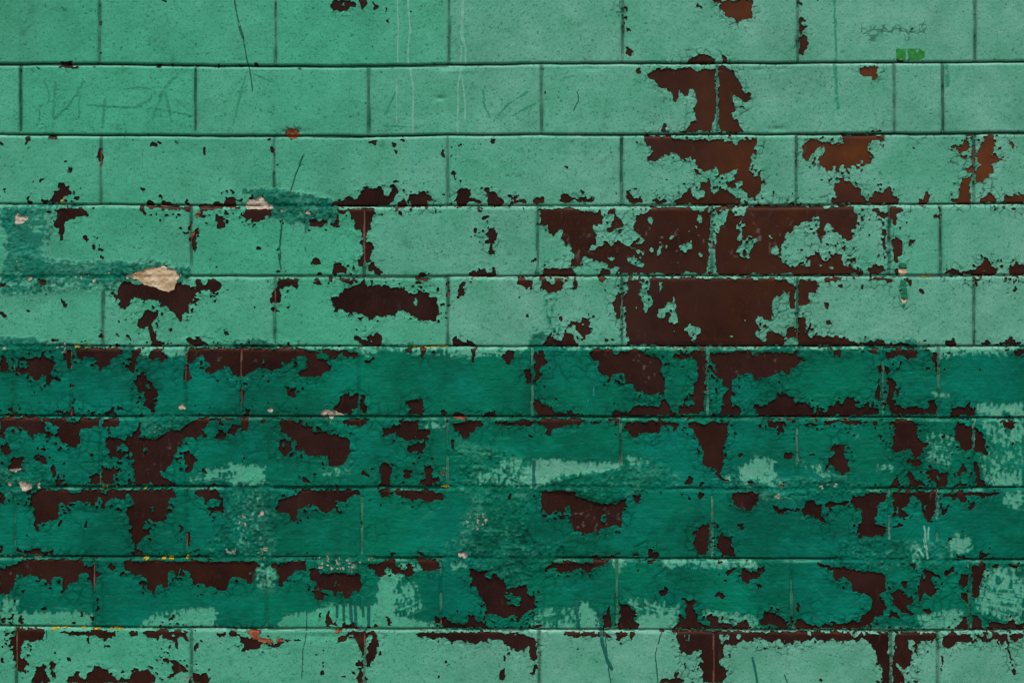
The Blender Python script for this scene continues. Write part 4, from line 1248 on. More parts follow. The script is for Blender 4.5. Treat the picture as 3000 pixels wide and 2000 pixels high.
# ------------------------------------------------------------------ numpy noise
def vnoise(x, y, seed):
    r = np.random.default_rng(seed).random((256, 256)).astype(np.float32)
    xi = np.floor(x).astype(np.int32); yi = np.floor(y).astype(np.int32)
    fx = (x - xi).astype(np.float32); fy = (y - yi).astype(np.float32)
    fx = fx * fx * (3 - 2 * fx); fy = fy * fy * (3 - 2 * fy)
    x0 = xi & 255; x1 = (xi + 1) & 255; y0 = yi & 255; y1 = (yi + 1) & 255
    a = r[y0, x0]; b = r[y0, x1]; c = r[y1, x0]; d = r[y1, x1]
    return (a + (b - a) * fx) * (1 - fy) + (c + (d - c) * fx) * fy
def fbm(x, y, s, seed, octv=3, sy=None):
    sy = sy or s; o = 0; a = 1; t = 0
    for k in range(octv):
        o = o + a * (vnoise(x / s * 2**k + 17.3 * k, y / sy * 2**k + 9.1 * k, seed + k) - .5); t += a; a *= .55
    return o / t * 2          # about -1..1
def cells(x, y, s, seed, jit=.9):
    """Voronoi: distance to the nearest cell wall and random numbers of the nearest cell"""
    r = np.random.default_rng(seed).random((4, 128, 128)).astype(np.float32)
    X = x / s; Y = y / s
    xi = np.floor(X).astype(np.int32); yi = np.floor(Y).astype(np.int32)
    d1 = np.full(X.shape, 9, np.float32); d2 = d1.copy(); ra = np.zeros_like(d1); rb = np.zeros_like(d1)
    for j in (-1, 0, 1):
        for i in (-1, 0, 1):
            cx = xi + i; cy = yi + j; u = cy & 127; v = cx & 127
            dx = cx + .5 + jit * (r[0, u, v] - .5) - X; dy = cy + .5 + jit * (r[1, u, v] - .5) - Y
            d = np.sqrt(dx * dx + dy * dy).astype(np.float32)
            near = d < d1
            d2 = np.where(near, d1, np.minimum(d2, d))
            ra = np.where(near, r[2, u, v], ra); rb = np.where(near, r[3, u, v], rb)
            d1 = np.where(near, d, d1)
    return (d2 - d1) * s * .5, ra, rb
def sstep(x, a, b):
    t = np.clip((x - a) / (b - a), 0, 1); return t * t * (3 - 2 * t)

# ------------------------------------------------------------------ rasters of the outlines
X0, Y0, X1, Y1 = -30.0, -30.0, 3030.0, 2030.0
class Raster:
    def __init__(s, res):
        s.res = res; s.nx = int((X1 - X0) / res) + 1; s.ny = int((Y1 - Y0) / res) + 1
        s.a = np.zeros((s.ny, s.nx), np.float32)
    def poly(s, p, val, clip=None, mode='set'):
        x0 = max(int((p[:, 0].min() - X0) / s.res) - 1, 0); x1 = min(int((p[:, 0].max() - X0) / s.res) + 2, s.nx)
        y0 = max(int((p[:, 1].min() - Y0) / s.res) - 1, 0); y1 = min(int((p[:, 1].max() - Y0) / s.res) + 2, s.ny)
        if x1 <= x0 or y1 <= y0: return
        xs = X0 + np.arange(x0, x1) * s.res; ys = Y0 + np.arange(y0, y1) * s.res
        ins = np.zeros((y1 - y0, x1 - x0), bool)
        q = np.roll(p, -1, 0)
        for (ax, ay), (bx, by) in zip(p, q):
            if ay == by: continue
            rows = np.nonzero((ys >= min(ay, by)) & (ys < max(ay, by)))[0]
            if len(rows) == 0: continue
            xc = ax + (ys[rows] - ay) * (bx - ax) / (by - ay)
            ins[rows] ^= xs[None, :] > xc[:, None]
        if clip is not None:
            ins &= (xs >= clip[0])[None, :] & (xs < clip[2])[None, :] & (ys >= clip[1])[:, None] & (ys < clip[3])[:, None]
        s.a[y0:y1, x0:x1][ins] = val
    def blur(s, n, times=1):
        for _ in range(times):
            for ax in (0, 1):
                m = s.a; k = n
                pad = [(0, 0), (0, 0)]; pad[ax] = (k + 1, k)
                c = np.cumsum(np.pad(m, pad, mode='edge').astype(np.float64), axis=ax)
                s.a = ((c[2 * k + 1:] - c[:-2 * k - 1]) if ax == 0 else (c[:, 2 * k + 1:] - c[:, :-2 * k - 1])).astype(np.float32) / (2 * k + 1)
    def at(s, x, y):
        u = np.clip((x - X0) / s.res, 0, s.nx - 1.001); v = np.clip((y - Y0) / s.res, 0, s.ny - 1.001)
        i = u.astype(np.int32); j = v.astype(np.int32); fu = u - i; fv = v - j; a = s.a
        return (a[j, i] * (1 - fu) + a[j, i + 1] * fu) * (1 - fv) + (a[j + 1, i] * (1 - fu) + a[j + 1, i + 1] * fu) * fv

brown = Raster(1.25)
def tile_clip(o):
    xs = {0: -99, 750: 756, 1500: 1506, 2200: 2206}; ys = {0: -99, 380: 388, 780: 788, 1180: 1188, 1580: 1588}
    xe = {0: 756, 750: 1506, 1500: 2206, 2200: 3099}; ye = {0: 388, 380: 788, 780: 1188, 1180: 1588, 1580: 2099}
    return (xs[o[0]], ys[o[1]], xe[o[0]], ye[o[1]])
for o, hd, sub, p in parse(BROWN):
    brown.poly(p, 0.0 if sub else 1.0, tile_clip(o))
chips = parse(CHIPS, 1)
chips = [(o, hd, sub, (p - p.mean(0)) * (1.14 if hd[0] in 'bp' else 1) + p.mean(0)) for o, hd, sub, p in chips]
for o, hd, sub, p in chips:
    if hd[0] in 'bpo': brown.poly(p, 1.0)
brown.a = brown.a * .6 + .25 * .4 * (np.roll(brown.a, 1, 0) + np.roll(brown.a, -1, 0) + np.roll(brown.a, 1, 1) + np.roll(brown.a, -1, 1))
near = Raster(5.0)                                   # how close bare glaze is
near.a = brown.a[::4, ::4][:near.ny, :near.nx].copy()
near.blur(5, 2)
darkr = Raster(4.0)
ys_ = Y0 + np.arange(darkr.ny) * 4.0
darkr.a[(ys_ > 1016) & (ys_ < 1841), :] = 1
for o, hd, sub, p in parse(DARK, 1):
    darkr.poly(p, float(hd[0]))
darkr.blur(2, 2)
smr = Raster(4.0)
for o, hd, sub, p in parse(SMEAR): smr.poly(p, 1.0)
smr.blur(3, 2)

# ------------------------------------------------------------------ the grid: even over the surveyed part, coarser outward
def axis(a, b, lo, hi, s):
    core = np.arange(a, b + s * .5, s)
    def outw(start, end, sign):
        v, p, st = [], start, s
        while (end - p) * sign > 0:
            st = min(st * (1.02 if abs(p - start) < 700 else 1.06), 16 if abs(p - start) > 700 else 5); p += sign * st; v.append(p)
        v[-1] = end; return v
    return np.array(outw(a, lo, -1)[::-1] + list(core) + outw(b, hi, 1))
S = 2.0
LX, HX, LY, HY = -2500, 5500, -1700, 3000
gx = axis(-20, 3020, LX, HX, S); gy = axis(-20, 2020, LY, HY, S)
X, Y = np.meshgrid(gx, gy); X = X.astype(np.float32); Y = Y.astype(np.float32)
NX, NY = len(gx), len(gy)
print('grid', NX, NY)
inside = sstep(np.maximum(np.maximum(X0 + 12 - X, X - (X1 - 12)), np.maximum(Y0 + 12 - Y, Y - (Y1 - 12))), 4, 0)

# ------------------------------------------------------------------ courses and joints
JX = [-30, 290, 690, 1090, 1500, 1830, 2200, 2600, 3030]
J = [[190, 188.5, 193.5, 195, 188, 186.5, 186, 183.5, 183], [395, 397.5, 398.5, 399.5, 395.5, 395, 394.5, 392.5, 391],
     [599, 600, 603, 604.5, 603.5, 603, 602.5, 599, 598], [811, 810, 809, 810, 809, 808, 807.5, 806.5, 807],
     [1011, 1014, 1015, 1015, 1015, 1015, 1015, 1014, 1013], [1217, 1220, 1219, 1219.5, 1220, 1220.5, 1221, 1222.5, 1223.5],
     [1425, 1425, 1425, 1425, 1423.5, 1427, 1430, 1430, 1428], [1629, 1630.5, 1631, 1631, 1633, 1634.5, 1636, 1637.5, 1639],
     [1833, 1836, 1838.5, 1840, 1841.5, 1842.5, 1843.5, 1845, 1844]]
J = [[v - 206 * k for v in J[0]] for k in range(8, 0, -1)] + J + [[v + 206 * k for v in J[-1]] for k in range(1, 6)]
JO = 8
V = {0: [293, 808.5, 1317, 1825, 2338, 2857], 1: [62, 574, 1081, 1587, 2102, 2620, 2762], 2: [297, 804, 1312, 1821, 2333, 2853],
     3: [561, 1068, 1576, 2086, 2605, 2755], 4: [303, 806, 1313, 1823, 2337, 2854], 5: [42, 210, 545, 707, 1052, 1560, 2073, 2587, 2750],
     6: [295, 698, 1312, 1819, 2335, 2853], 7: [45, 548, 1061, 1570, 2087, 2605, 2746], 8: [277, 782, 1292, 1808, 2319, 2839],
     9: [50, 562, 1069, 1580, 2092, 2610, 2747]}
jl = [np.interp(gx, JX, j).astype(np.float32) for j in J]
row = np.zeros(X.shape, np.int32)
for j in jl: row += (Y > j[None, :] + .5)
JL = np.array([jl[0] - 2000] + jl + [jl[-1] + 2000])
cols = np.arange(NX)[None, :].repeat(NY, 0)
wob = fbm(X, Y * 0 + np.round(Y / 206) * 50, 120, 77, 4) * 2.6
ytop = Y + wob - JL[row, cols]; ybot = JL[row + 1, cols] - Y - wob
dv = np.full(X.shape, 999, np.float32); bid = np.zeros(X.shape, np.int32)
vx_of_row = {}
for r in range(0, 24):
    k = r - JO
    vs_ = V.get(k, V[0] if k % 2 == 0 else V[7])
    lst = sorted([vs_[0] - 512 * n for n in range(1, 7)] + vs_ + [vs_[-1] + 512 * n for n in range(1, 7)])
    m = row == r
    if not m.any(): continue
    xr = X[m] + 1.2 * vnoise(Y[m] / 40, X[m] * 0 + r, 5)
    arr = np.array(lst)
    ii = np.clip(np.searchsorted(arr, xr), 1, len(arr) - 1)
    dl = xr - arr[ii - 1]; dr = arr[ii] - xr
    dv[m] = np.where(dl < dr, dl, -dr); bid[m] = r * 64 + ii
adv = np.abs(dv)
FAINT = ((np.abs(X - 698) < 20) & (Y > 1225) & (Y < 1425)) | ((np.abs(X - 1570) < 20) & (Y > 1430) & (Y < 1632))
adv = np.where(FAINT, 99, adv)
HW, VW = 4.5, 3.4                        # half a bed joint, half a perpend
a_ = ytop - np.where(Y > 500, 6.0, 4.5); b_ = ybot - 1.8; c_ = adv - VW
def rnd(d, r, dep): return dep * (1 - np.sqrt(np.clip(1 - np.clip(1 - d / r, 0, 1)**2, 0, 1)))
rb = np.random.default_rng(5)
offs = rb.normal(0, .9, 2048).astype(np.float32); tx = rb.normal(0, .0025, 2048).astype(np.float32); ty = rb.normal(0, .006, 2048).astype(np.float32)
face = offs[bid] + (Y - JL[row, cols] - 100) * ty[bid] + (np.mod(X, 512) - 256) * tx[bid] + fbm(X, Y, 130, 3, 2) * .8
H = face - rnd(a_, 7, 4.6) - rnd(b_, np.where(Y > 500, 5.0, 7.0), np.where(Y > 500, 7.0, 9.0)) - rnd(c_, 5, 2.6)
mort_h = (a_ < 0) | (b_ < 0); mort_v = c_ < 0
mort = mort_h | mort_v
rough = fbm(X, Y, 9, 21, 3)
H = np.where(mort_v, face - 3.6 + rough * .5 + 1.2 * np.clip(1 - adv / VW, 0, 1), H)
H = np.where(mort_h, face - np.where(Y > 500, 9.0, 11.5) + 1.05 * (np.clip(np.where(ytop < ybot, ytop, -ybot), -2, 6) + 2) * np.where(Y > 500, .85, 1) + rough * .5, H)
jf = sstep(vnoise(X / 60 + 3, row * 4.7, 301) + .3 * vnoise(X / 17, row * 2.2, 303), .62, 1.0) * np.where(Y > 400, .75, .35)
H = np.where(mort_h, H * (1 - jf) + (face - 2.2 + rough) * jf, H)
jv = sstep(vnoise(Y / 38 + bid * 3.3, X / 90, 305), .35, .8)
H = np.where(mort_v, H * (1 - .7 * jv) + (face - .9 + .6 * rough) * .7 * jv, H)
# open slots: above every bed joint, and in some perpends
slotn = vnoise(X / 180, row * 3.1, 31)
sd_ = np.where(row * 0 + ybot < ytop, -ybot, ytop)
slot = (1 - .8 * jf) * np.exp(-((sd_ + 1.4) / 1.3)**2) * (9 * sstep(slotn, .22, .75) * np.where(Y > 500, .18, 1) + np.where(Y > 500, .8, 2.5))
H = H - slot
VS = [(1821, 405, 540), (2854, 830, 1013), (1820, 1268, 1362), (2763, 245, 390), (2333, 470, 540), (809, 5, 60), (1825, 40, 165), (1061, 1522, 1552),
      (2319, 1800, 1842), (2338, 0, 32), (1312, 1226, 1244), (574, 200, 390), (62, 200, 392), (2855, 100, 182), (2763, 610, 760), (804, 500, 570)]
for vx, ya, yb in VS:
    wv = np.exp(-((dv + 0) / 1.7)**2) * (np.abs(X - vx) < 14) * sstep(Y, ya, ya + 10) * sstep(Y, yb, yb - 10)
    H = H - 8 * wv
# dents and nicks along the edges of the blocks
for dx, dy, wx, wy, dp in [(1305, 200, 50, 8, 3), (1360, 208, 40, 6, -1.5), (1725, 200, 45, 9, 3), (2225, 205, 30, 9, 3), (2290, 202, 16, 6, 2), (2280, 378, 28, 8, 3.2),
                           (860, 388, 50, 12, 6), (545, 214, 10, 14, 2), (1292, 288, 14, 7, 4), (705, 178, 16, 6, 2), (1565, 177, 8, 4, 2), (2105, 205, 14, 5, 2), (985, 1862, 120, 16, 5),
                           (2505, 265, 4, 4, 1), (2450, 1700, 12, 9, 1)]:
    rr = ((X - dx) / wx)**2 + ((Y - dy) / wy)**2
    H = H - dp * np.exp(-rr * 1.2) * (1 + .4 * rough)
# mortar smeared over the blocks before they were painted
SW = sstep(smr.at(X + 6 * rough, Y + 6 * fbm(X, Y, 20, 8)) * inside, .25, .8)
ridg = fbm(X, Y, 26, 41, 4, 12); grain = fbm(X, Y, 7, 51, 2)
hollow = np.clip(1 - np.abs(np.where(ytop < ybot, ytop, -ybot) - 1) / 9, 0, 1)
HS = 1.6 + 1.3 * ridg + 1.1 * grain - 2.2 * hollow + 2 * fbm(X, Y, 90, 45, 2)
H = H * (1 - SW) + HS * SW

# ------------------------------------------------------------------ paint
d1, ra, rb_ = cells(X + 5 * fbm(X, Y, 14, 61, 2), Y + 5 * fbm(X, Y, 14, 64, 2), 15, 71)
d0, r0, r0b = cells(X, Y, 8, 73)
wx_ = (ra - .5) * 6.5 + (r0 - .5) * 5 + 1.0 * fbm(X, Y, 9, 81, 2); wy_ = (rb_ - .5) * 6.5 + (r0b - .5) * 5 + 1.0 * fbm(X, Y, 9, 85, 2)
br = brown.at(X + wx_, Y + wy_)
br0 = brown.at(X + .3 * wx_, Y + .3 * wy_)
br = .9 * br + .1 * br0
nb = near.at(X, Y)
# small chips that fell off around the bare places
right = sstep(X, 900, 2000)
spk = (r0 + .6 * ra + .5 * vnoise(X / 60, Y / 60, 91))
br = np.maximum(br, .9 * (spk > 1.90 - .55 * np.clip(nb * 2.2, 0, .8)) * sstep(nb, .015, .06) * (Y > 395) * (SW < .3))
# outside the surveyed part: the same kind of wear
lf = fbm(X, Y, 170, 95, 4) + .25 * (ra - .5) + .2 * (r0 - .5) + .25 * np.exp(-np.abs(ybot) / 25) + .25 * np.exp(-np.abs(ytop) / 25)
brout = (lf > .34).astype(np.float32)
br = br * inside + brout * (1 - inside)
paint = .5 - br                                            # > 0 where paint holds
ed = np.clip((.5 - near.at(X, Y)) * 2, 0, 1)

# crackle of the light paint
c1, cr1, cr2 = cells(X + 7 * fbm(X, Y, 22, 101, 3), Y + 7 * fbm(X, Y, 22, 104, 3), 24, 111)
crk_zone = fbm(X, Y, 90, 115, 3) * .7 + .75 * np.clip(nb * 5, 0, 1) + .35 * right - .72 + .35 * np.exp(-np.abs(ytop - 8) / 16) - .3 * sstep(X, 900, 300)
crack = sstep(c1, 1.5, .4) * sstep(crk_zone, .0, .28) * (vnoise(X / 19, Y / 19, 117) > .36)
# the crackled lines on the upper right block
for (ax, ay, bx, by) in [(2528, 85, 2700, 95), (2540, 100, 2553, 122), (2553, 122, 2562, 105), (2640, 92, 2660, 110), (2700, 78, 2706, 100), (2660, 96, 2680, 84), (1812, 0, 1818, 38), (1520, 0, 0, 0)]:
    if bx == 0: continue
    t = np.clip(((X - ax) * (bx - ax) + (Y - ay) * (by - ay)) / ((bx - ax)**2 + (by - ay)**2), 0, 1)
    dd = np.hypot(X + 6 * rough - ax - t * (bx - ax), Y + 9 * fbm(X, Y, 16, 119, 2) - ay - t * (by - ay))
    crack = np.maximum(crack, sstep(dd, 3.4, 1.2)); crack = np.maximum(crack, sstep(dd, 17, 6) * sstep(c1, 2.2, .6))
lift = np.exp(-np.clip(c1, 0, 40) / 4.5) * sstep(crk_zone, .1, .6)
edge = sstep(br, .04, .4) * (br < .5)
stip = fbm(X, Y, 6.5, 131, 2)
pits = sstep(vnoise(X / 7, Y / 7, 133) * vnoise(X / 5 + 40, Y / 5, 135), .60, .74)
edz = sstep(nb, .04, .3) * (SW < .5)
LIGHT = H + 2.3 + edz * (2.4 * (ra - .35) + 1.0 * (r0 - .5)).clip(-.6, 2) + .42 * stip + .5 * fbm(X, Y, 22, 137, 2) - 1.0 * pits - 1.3 * crack + .3 * lift + .4 * edge + .45 * (cr1 - .5) * sstep(crk_zone, .1, .6)

# dark coat
streak = fbm(X + 30 * fbm(X, Y, 200, 141), Y + .10 * X * fbm(X, Y, 400, 145), 60, 143, 4, 5.5)
dab = fbm(X, Y, 13, 147, 3)
Dm = darkr.at(X + 5 * dab, Y + 5 * streak + 7 * fbm(X, Y, 90, 281, 3)) * inside + (1 - inside) * ((Y > 1016) & (Y < 1841))
groove = np.exp(-((adv + 2 * fbm(X, Y, 16, 261, 3)) / 6.0)**2) * sstep(vnoise(Y / 55, X / 30, 149), .12, .4) * np.where(X > 850, 1, .75) * (SW < .4)
fleck = fbm(X, Y, 7, 155, 2, 13)
soft = np.clip(1 - 2 * np.abs(Dm - .5), 0, 1)
wipe = Dm + (.10 + .48 * soft) * streak + (.05 + .18 * soft) * dab + (.03 + .75 * soft) * fleck
D = wipe - .24 - 1.1 * groove * (Y > 1016)
bedge = np.exp(-((ytop - 5) / 4)**2) * sstep(vnoise(X / 45, row * 7.7, 151), .55, .7)
D = D - .5 * bedge * (Y > 1010) * (SW < .4)
dpaint = np.minimum(D, paint)
d2_, cd1, cd2 = cells(X + 9 * fbm(X, Y, 26, 161, 3), Y + 9 * fbm(X, Y, 26, 164, 3), 30, 171)
scal_zone = sstep(fbm(X, Y, 120, 173, 3) + 1.0 * np.clip(nb * 4, 0, 1) - .1, .1, .5)
scale_ = (np.exp(-np.clip(d2_, 0, 40) / 3.2)) * scal_zone
blist = sstep(fbm(X, Y, 30, 181, 3) + .5 * np.clip(nb * 4, 0, .8), .35, .75) * fbm(X, Y, 12, 183, 2)
DCOAT = LIGHT + (.22 + .78 * sstep(wipe, .3, .85)) * np.maximum(.45, 1.3 + .35 * fbm(X, Y, 40, 153, 3, 4.0) + .9 * fbm(X, Y, 28, 157, 3) + (-1.1 * scale_ + 1.7 * (cd1 - .5) * scal_zone + 1.4 * blist) + .5 * edge + .9 * grain * SW)

# ------------------------------------------------------------------ mesh from a field on the grid
def w3(x, y, h):
    return np.stack([(x - 1500) * PX, -h * PX, ZC - (y - 1000) * PX], -1)
def grid_mesh(name, keep, Xp, Yp, Hp, mat, parent, attrs=None, Hlow=None):
    """quads of the grid where keep (cells) is set"""
    used = np.zeros(Hp.shape, bool)
    used[:-1, :-1] |= keep; used[1:, :-1] |= keep; used[:-1, 1:] |= keep; used[1:, 1:] |= keep
    idx = np.cumsum(used.ravel()).reshape(used.shape) - 1
    n = int(used.sum())
    co = w3(Xp[used], Yp[used], Hp[used]).astype(np.float32)
    q = np.stack([idx[1:, :-1][keep], idx[1:, 1:][keep], idx[:-1, 1:][keep], idx[:-1, :-1][keep]], -1).astype(np.int32)
    vidx = np.arange(n)
    if Hlow is not None:
        e = np.concatenate([q[:, [0, 1]], q[:, [1, 2]], q[:, [2, 3]], q[:, [3, 0]]]).astype(np.int64)
        key = np.minimum(e[:, 0], e[:, 1]) * (n + 1) + np.maximum(e[:, 0], e[:, 1])
        uk, first, cnt = np.unique(key, return_index=True, return_counts=True)
        be = e[first[cnt == 1]]; bkey = uk[cnt == 1]
        bv = np.unique(be); low = np.full(n, -1, np.int64); low[bv] = n + np.arange(len(bv))
        lowco = co[bv].copy(); lowco[:, 1] = -(Hlow[used][bv]) * PX
        co = np.concatenate([co, lowco]); vidx = np.concatenate([vidx, bv])
        sk = np.stack([be[:, 1], be[:, 0], low[be[:, 0]], low[be[:, 1]]], -1).astype(np.int32)
        q = np.concatenate([q, sk]); nn = n; n = len(co)
    me = bpy.data.meshes.new(name)
    me.vertices.add(n); me.vertices.foreach_set('co', co.ravel())
    me.loops.add(q.size); me.loops.foreach_set('vertex_index', q.ravel())
    me.polygons.add(len(q)); me.polygons.foreach_set('loop_start', np.arange(0, q.size, 4, dtype=np.int32))
    me.update(calc_edges=True)
    me.shade_smooth()
    if Hlow is not None:
        ev = np.empty(len(me.edges) * 2, np.int32); me.edges.foreach_get('vertices', ev); ev = ev.reshape(-1, 2).astype(np.int64)
        ek = np.minimum(ev[:, 0], ev[:, 1]) * (nn + 1) + np.maximum(ev[:, 0], ev[:, 1])
        sh = np.isin(ek, bkey) & (ev.max(1) < nn)
        sa = me.attributes.new('sharp_edge', 'BOOLEAN', 'EDGE'); sa.data.foreach_set('value', sh)
    for k, v in (attrs or {}).items():
        at = me.attributes.new(k, 'FLOAT', 'POINT'); at.data.foreach_set('value', np.ascontiguousarray(v[used][vidx], dtype=np.float32))
    me.materials.append(mat)
    o = bpy.data.objects.new(name, me); C.objects.link(o); o.parent = parent
    return o
def coat(name, F, Xg, Yg, Hout, Hin, mat, parent, attrs=None):
    """a coat where F > 0: the rim is moved onto the contour of F and let down to the surface below"""
    pos = F > 0
    keep = pos[:-1, :-1] | pos[1:, :-1] | pos[:-1, 1:] | pos[1:, 1:]
    mx = np.zeros(F.shape, np.float32); my = np.zeros_like(mx); ct = np.zeros_like(mx)
    Fc = F.astype(np.float32)
    for di, dj in ((0, 1), (0, -1), (1, 0), (-1, 0), (1, 1), (1, -1), (-1, 1), (-1, -1)):
        Fn = np.roll(Fc, (di, dj), (0, 1)); Xn = np.roll(Xg, (di, dj), (0, 1)); Yn = np.roll(Yg, (di, dj), (0, 1))
        ok = (~pos) & (Fn > 0) & (np.abs(Xn - Xg) < 40) & (np.abs(Yn - Yg) < 40)
        t = np.clip(-Fc / np.maximum(Fn - Fc, 1e-5), 0, .92)
        wgt = ok / (1.0 if (di == 0 or dj == 0) else 3.0)
        mx += wgt * t * (Xn - Xg); my += wgt * t * (Yn - Yg); ct += wgt
    rim = (~pos) & (ct > 0)
    Xo = Xg.copy(); Yo = Yg.copy(); Ho = Hout.copy()
    Xo[rim] += (mx / np.maximum(ct, 1e-5))[rim]; Yo[rim] += (my / np.maximum(ct, 1e-5))[rim]
    return grid_mesh(name, keep, Xo, Yo, Ho, mat, parent, attrs, Hin - .6)

# ------------------------------------------------------------------ materials
def mat_new(name, rough_=.6, spec=.3):
    m = bpy.data.materials.new(name); m.use_nodes = True
    b = m.node_tree.nodes['Principled BSDF']; b.inputs['Roughness'].default_value = rough_; b.inputs['Specular IOR Level'].default_value = spec
    return m, m.node_tree, b
def noise(nt, scale, detail=3, stretch=None, rough_=.55):
    tc = nt.nodes.new('ShaderNodeTexCoord'); n = nt.nodes.new('ShaderNodeTexNoise')
    n.inputs['Scale'].default_value = scale; n.inputs['Detail'].default_value = detail; n.inputs['Roughness'].default_value = rough_
    if stretch:
        mp = nt.nodes.new('ShaderNodeMapping'); mp.inputs['Scale'].default_value = stretch
        nt.links.new(tc.outputs['Object'], mp.inputs[0]); nt.links.new(mp.outputs[0], n.inputs[0])
    else: nt.links.new(tc.outputs['Object'], n.inputs[0])
    return n.outputs[0]
def ramp(nt, src, stops):
    r = nt.nodes.new('ShaderNodeValToRGB'); e = r.color_ramp.elements
    while len(e) < len(stops): e.new(.5)
    for el, (p, c) in zip(e, stops): el.position = p; el.color = (*c, 1) if len(c) == 3 else c
    nt.links.new(src, r.inputs[0]); return r.outputs[0]
def attr(nt, name):
    a = nt.nodes.new('ShaderNodeAttribute'); a.attribute_name = name; return a.outputs['Fac']
def mix(nt, f, a, b, mode='MIX'):
    m = nt.nodes.new('ShaderNodeMix'); m.data_type = 'RGBA'; m.blend_type = mode
    if isinstance(f, (int, float)): m.inputs[0].default_value = f
    else: nt.links.new(f, m.inputs[0])
    for s, v in ((6, a), (7, b)):
        if isinstance(v, tuple): m.inputs[s].default_value = (*v, 1)
        else: nt.links.new(v, m.inputs[s])
    return m.outputs[2]
def bump(nt, b, h, dist, strength=1.0, prev=None):
    n = nt.nodes.new('ShaderNodeBump'); n.inputs['Distance'].default_value = dist; n.inputs['Strength'].default_value = strength
    nt.links.new(h, n.inputs['Height'])
    if prev: nt.links.new(prev, n.inputs['Normal'])
    nt.links.new(n.outputs[0], b.inputs['Normal']); return n.outputs[0]
g = lambda v: (v, v, v)

LG_A, LG_B = (.062, .395, .248), (.148, .405, .306)
m_light, nt, b = mat_new('light_green_paint', .65, .12)
c = mix(nt, attr(nt, 'tone'), LG_A, LG_B)
c = mix(nt, ramp(nt, noise(nt, 18, 6, None, .65), [(.35, g(0)), (.68, g(.62))]), c, (.030, .275, .150))
c = mix(nt, ramp(nt, noise(nt, 260, 3), [(.52, g(0)), (.70, g(.30))]), c, (.018, .185, .11))
c = mix(nt, ramp(nt, noise(nt, 520, 2), [(.60, g(0)), (.70, g(.85))]), c, (.010, .085, .055))
c = mix(nt, attr(nt, 'pale_lit'), c, (.30, .56, .45))
c = mix(nt, attr(nt, 'dirt_shade'), c, (.004, .055, .032))
nt.links.new(c, b.inputs['Base Color'])
p = bump(nt, b, noise(nt, 700, 2), .00022, .5)

m_dark, nt, b = mat_new('dark_green_paint', .55, .06)
c = mix(nt, attr(nt, 'tone'), (.0003, .155, .088), (.0003, .160, .112))
st = noise(nt, 26, 5, (1.0, 1, 13.0), .7)
c = mix(nt, ramp(nt, st, [(.36, g(.35)), (.50, g(0))]), c, (.0008, .072, .044))
c = mix(nt, ramp(nt, st, [(.56, g(0)), (.74, g(.65))]), c, (.010, .25, .165))
c = mix(nt, ramp(nt, noise(nt, 7, 7, None, .68), [(.42, g(0)), (.60, g(.80))]), c, (.0005, .080, .050))
c = mix(nt, ramp(nt, noise(nt, 11, 6, (1, 1, 1.8), .7), [(.50, g(0)), (.70, g(.6))]), c, (.001, .23, .165))
c = mix(nt, attr(nt, 'thin'), c, (.085, .355, .245))
c = mix(nt, ramp(nt, noise(nt, 430, 2), [(.62, g(0)), (.72, g(.6))]), c, (.0006, .045, .03))
c = mix(nt, attr(nt, 'dirt_shade'), c, (.001, .025, .017))
nt.links.new(c, b.inputs['Base Color'])
bump(nt, b, noise(nt, 70, 5, (1, 1, 3)), .0010, .4)

m_glaze, nt, b = mat_new('brown_glaze', .42, .09)
c = mix(nt, attr(nt, 'rust'), (.0155, .0044, .0038), (.125, .037, .009))
c = mix(nt, ramp(nt, noise(nt, 30, 5), [(.4, g(0)), (.75, g(.5))]), c, (.014, .0045, .0035))
c = mix(nt, ramp(nt, noise(nt, 900, 2), [(.67, g(0)), (.74, g(.6))]), c, (.22, .15, .12))
c = mix(nt, ramp(nt, noise(nt, 8, 6, None, .7), [(.42, g(0)), (.66, g(.6))]), c, (.042, .017, .015))
c = mix(nt, ramp(nt, noise(nt, 120, 4, (1, 1, .25)), [(.64, g(0)), (.74, g(.35))]), c, (.09, .06, .05))
c = mix(nt, attr(nt, 'scuff'), c, (.17, .145, .135))
nt.links.new(c, b.inputs['Base Color'])
bump(nt, b, noise(nt, 300, 3), .0002, .35)

m_mort, nt, b = mat_new('mortar', .9, .2)
c = mix(nt, ramp(nt, noise(nt, 60, 4), [(.35, g(0)), (.7, g(1))]), (.085, .035, .022), (.21, .105, .075))
nt.links.new(c, b.inputs['Base Color'])
bump(nt, b, noise(nt, 500, 3), .0008, .8)

def plaster(name, lo, hi, sc=240):
    m, nt, b = mat_new(name, .92, .15)
    c = mix(nt, ramp(nt, noise(nt, sc, 4), [(.38, g(0)), (.62, g(1))]), lo, hi)
    c = mix(nt, ramp(nt, noise(nt, 90, 3), [(.60, g(0)), (.70, g(.8))]), c, tuple(v * .35 for v in lo))
    nt.links.new(c, b.inputs['Base Color']); bump(nt, b, noise(nt, sc * 1.6, 3), .0012, .9); return m
CH = {'b': plaster('bare_mortar', (.34, .27, .21), (.64, .54, .45)), 'p': plaster('sandy_plaster', (.40, .27, .14), (.66, .52, .36), 45),
      'o': plaster('clay_body', (.16, .042, .018), (.34, .105, .05)), 's': plaster('pitted_mortar', (.12, .16, .11), (.40, .40, .32))}
m_lich = plaster('lichen', (.30, .21, .01), (.60, .45, .02))
def flat(name, col, r=.5, var=.3, sc=80):
    m, nt, b = mat_new(name, r, .25)
    c = mix(nt, ramp(nt, noise(nt, sc, 4), [(.35, g(0)), (.7, g(var * 2))]), col, tuple(v * .55 for v in col))
    nt.links.new(c, b.inputs['Base Color']); return m
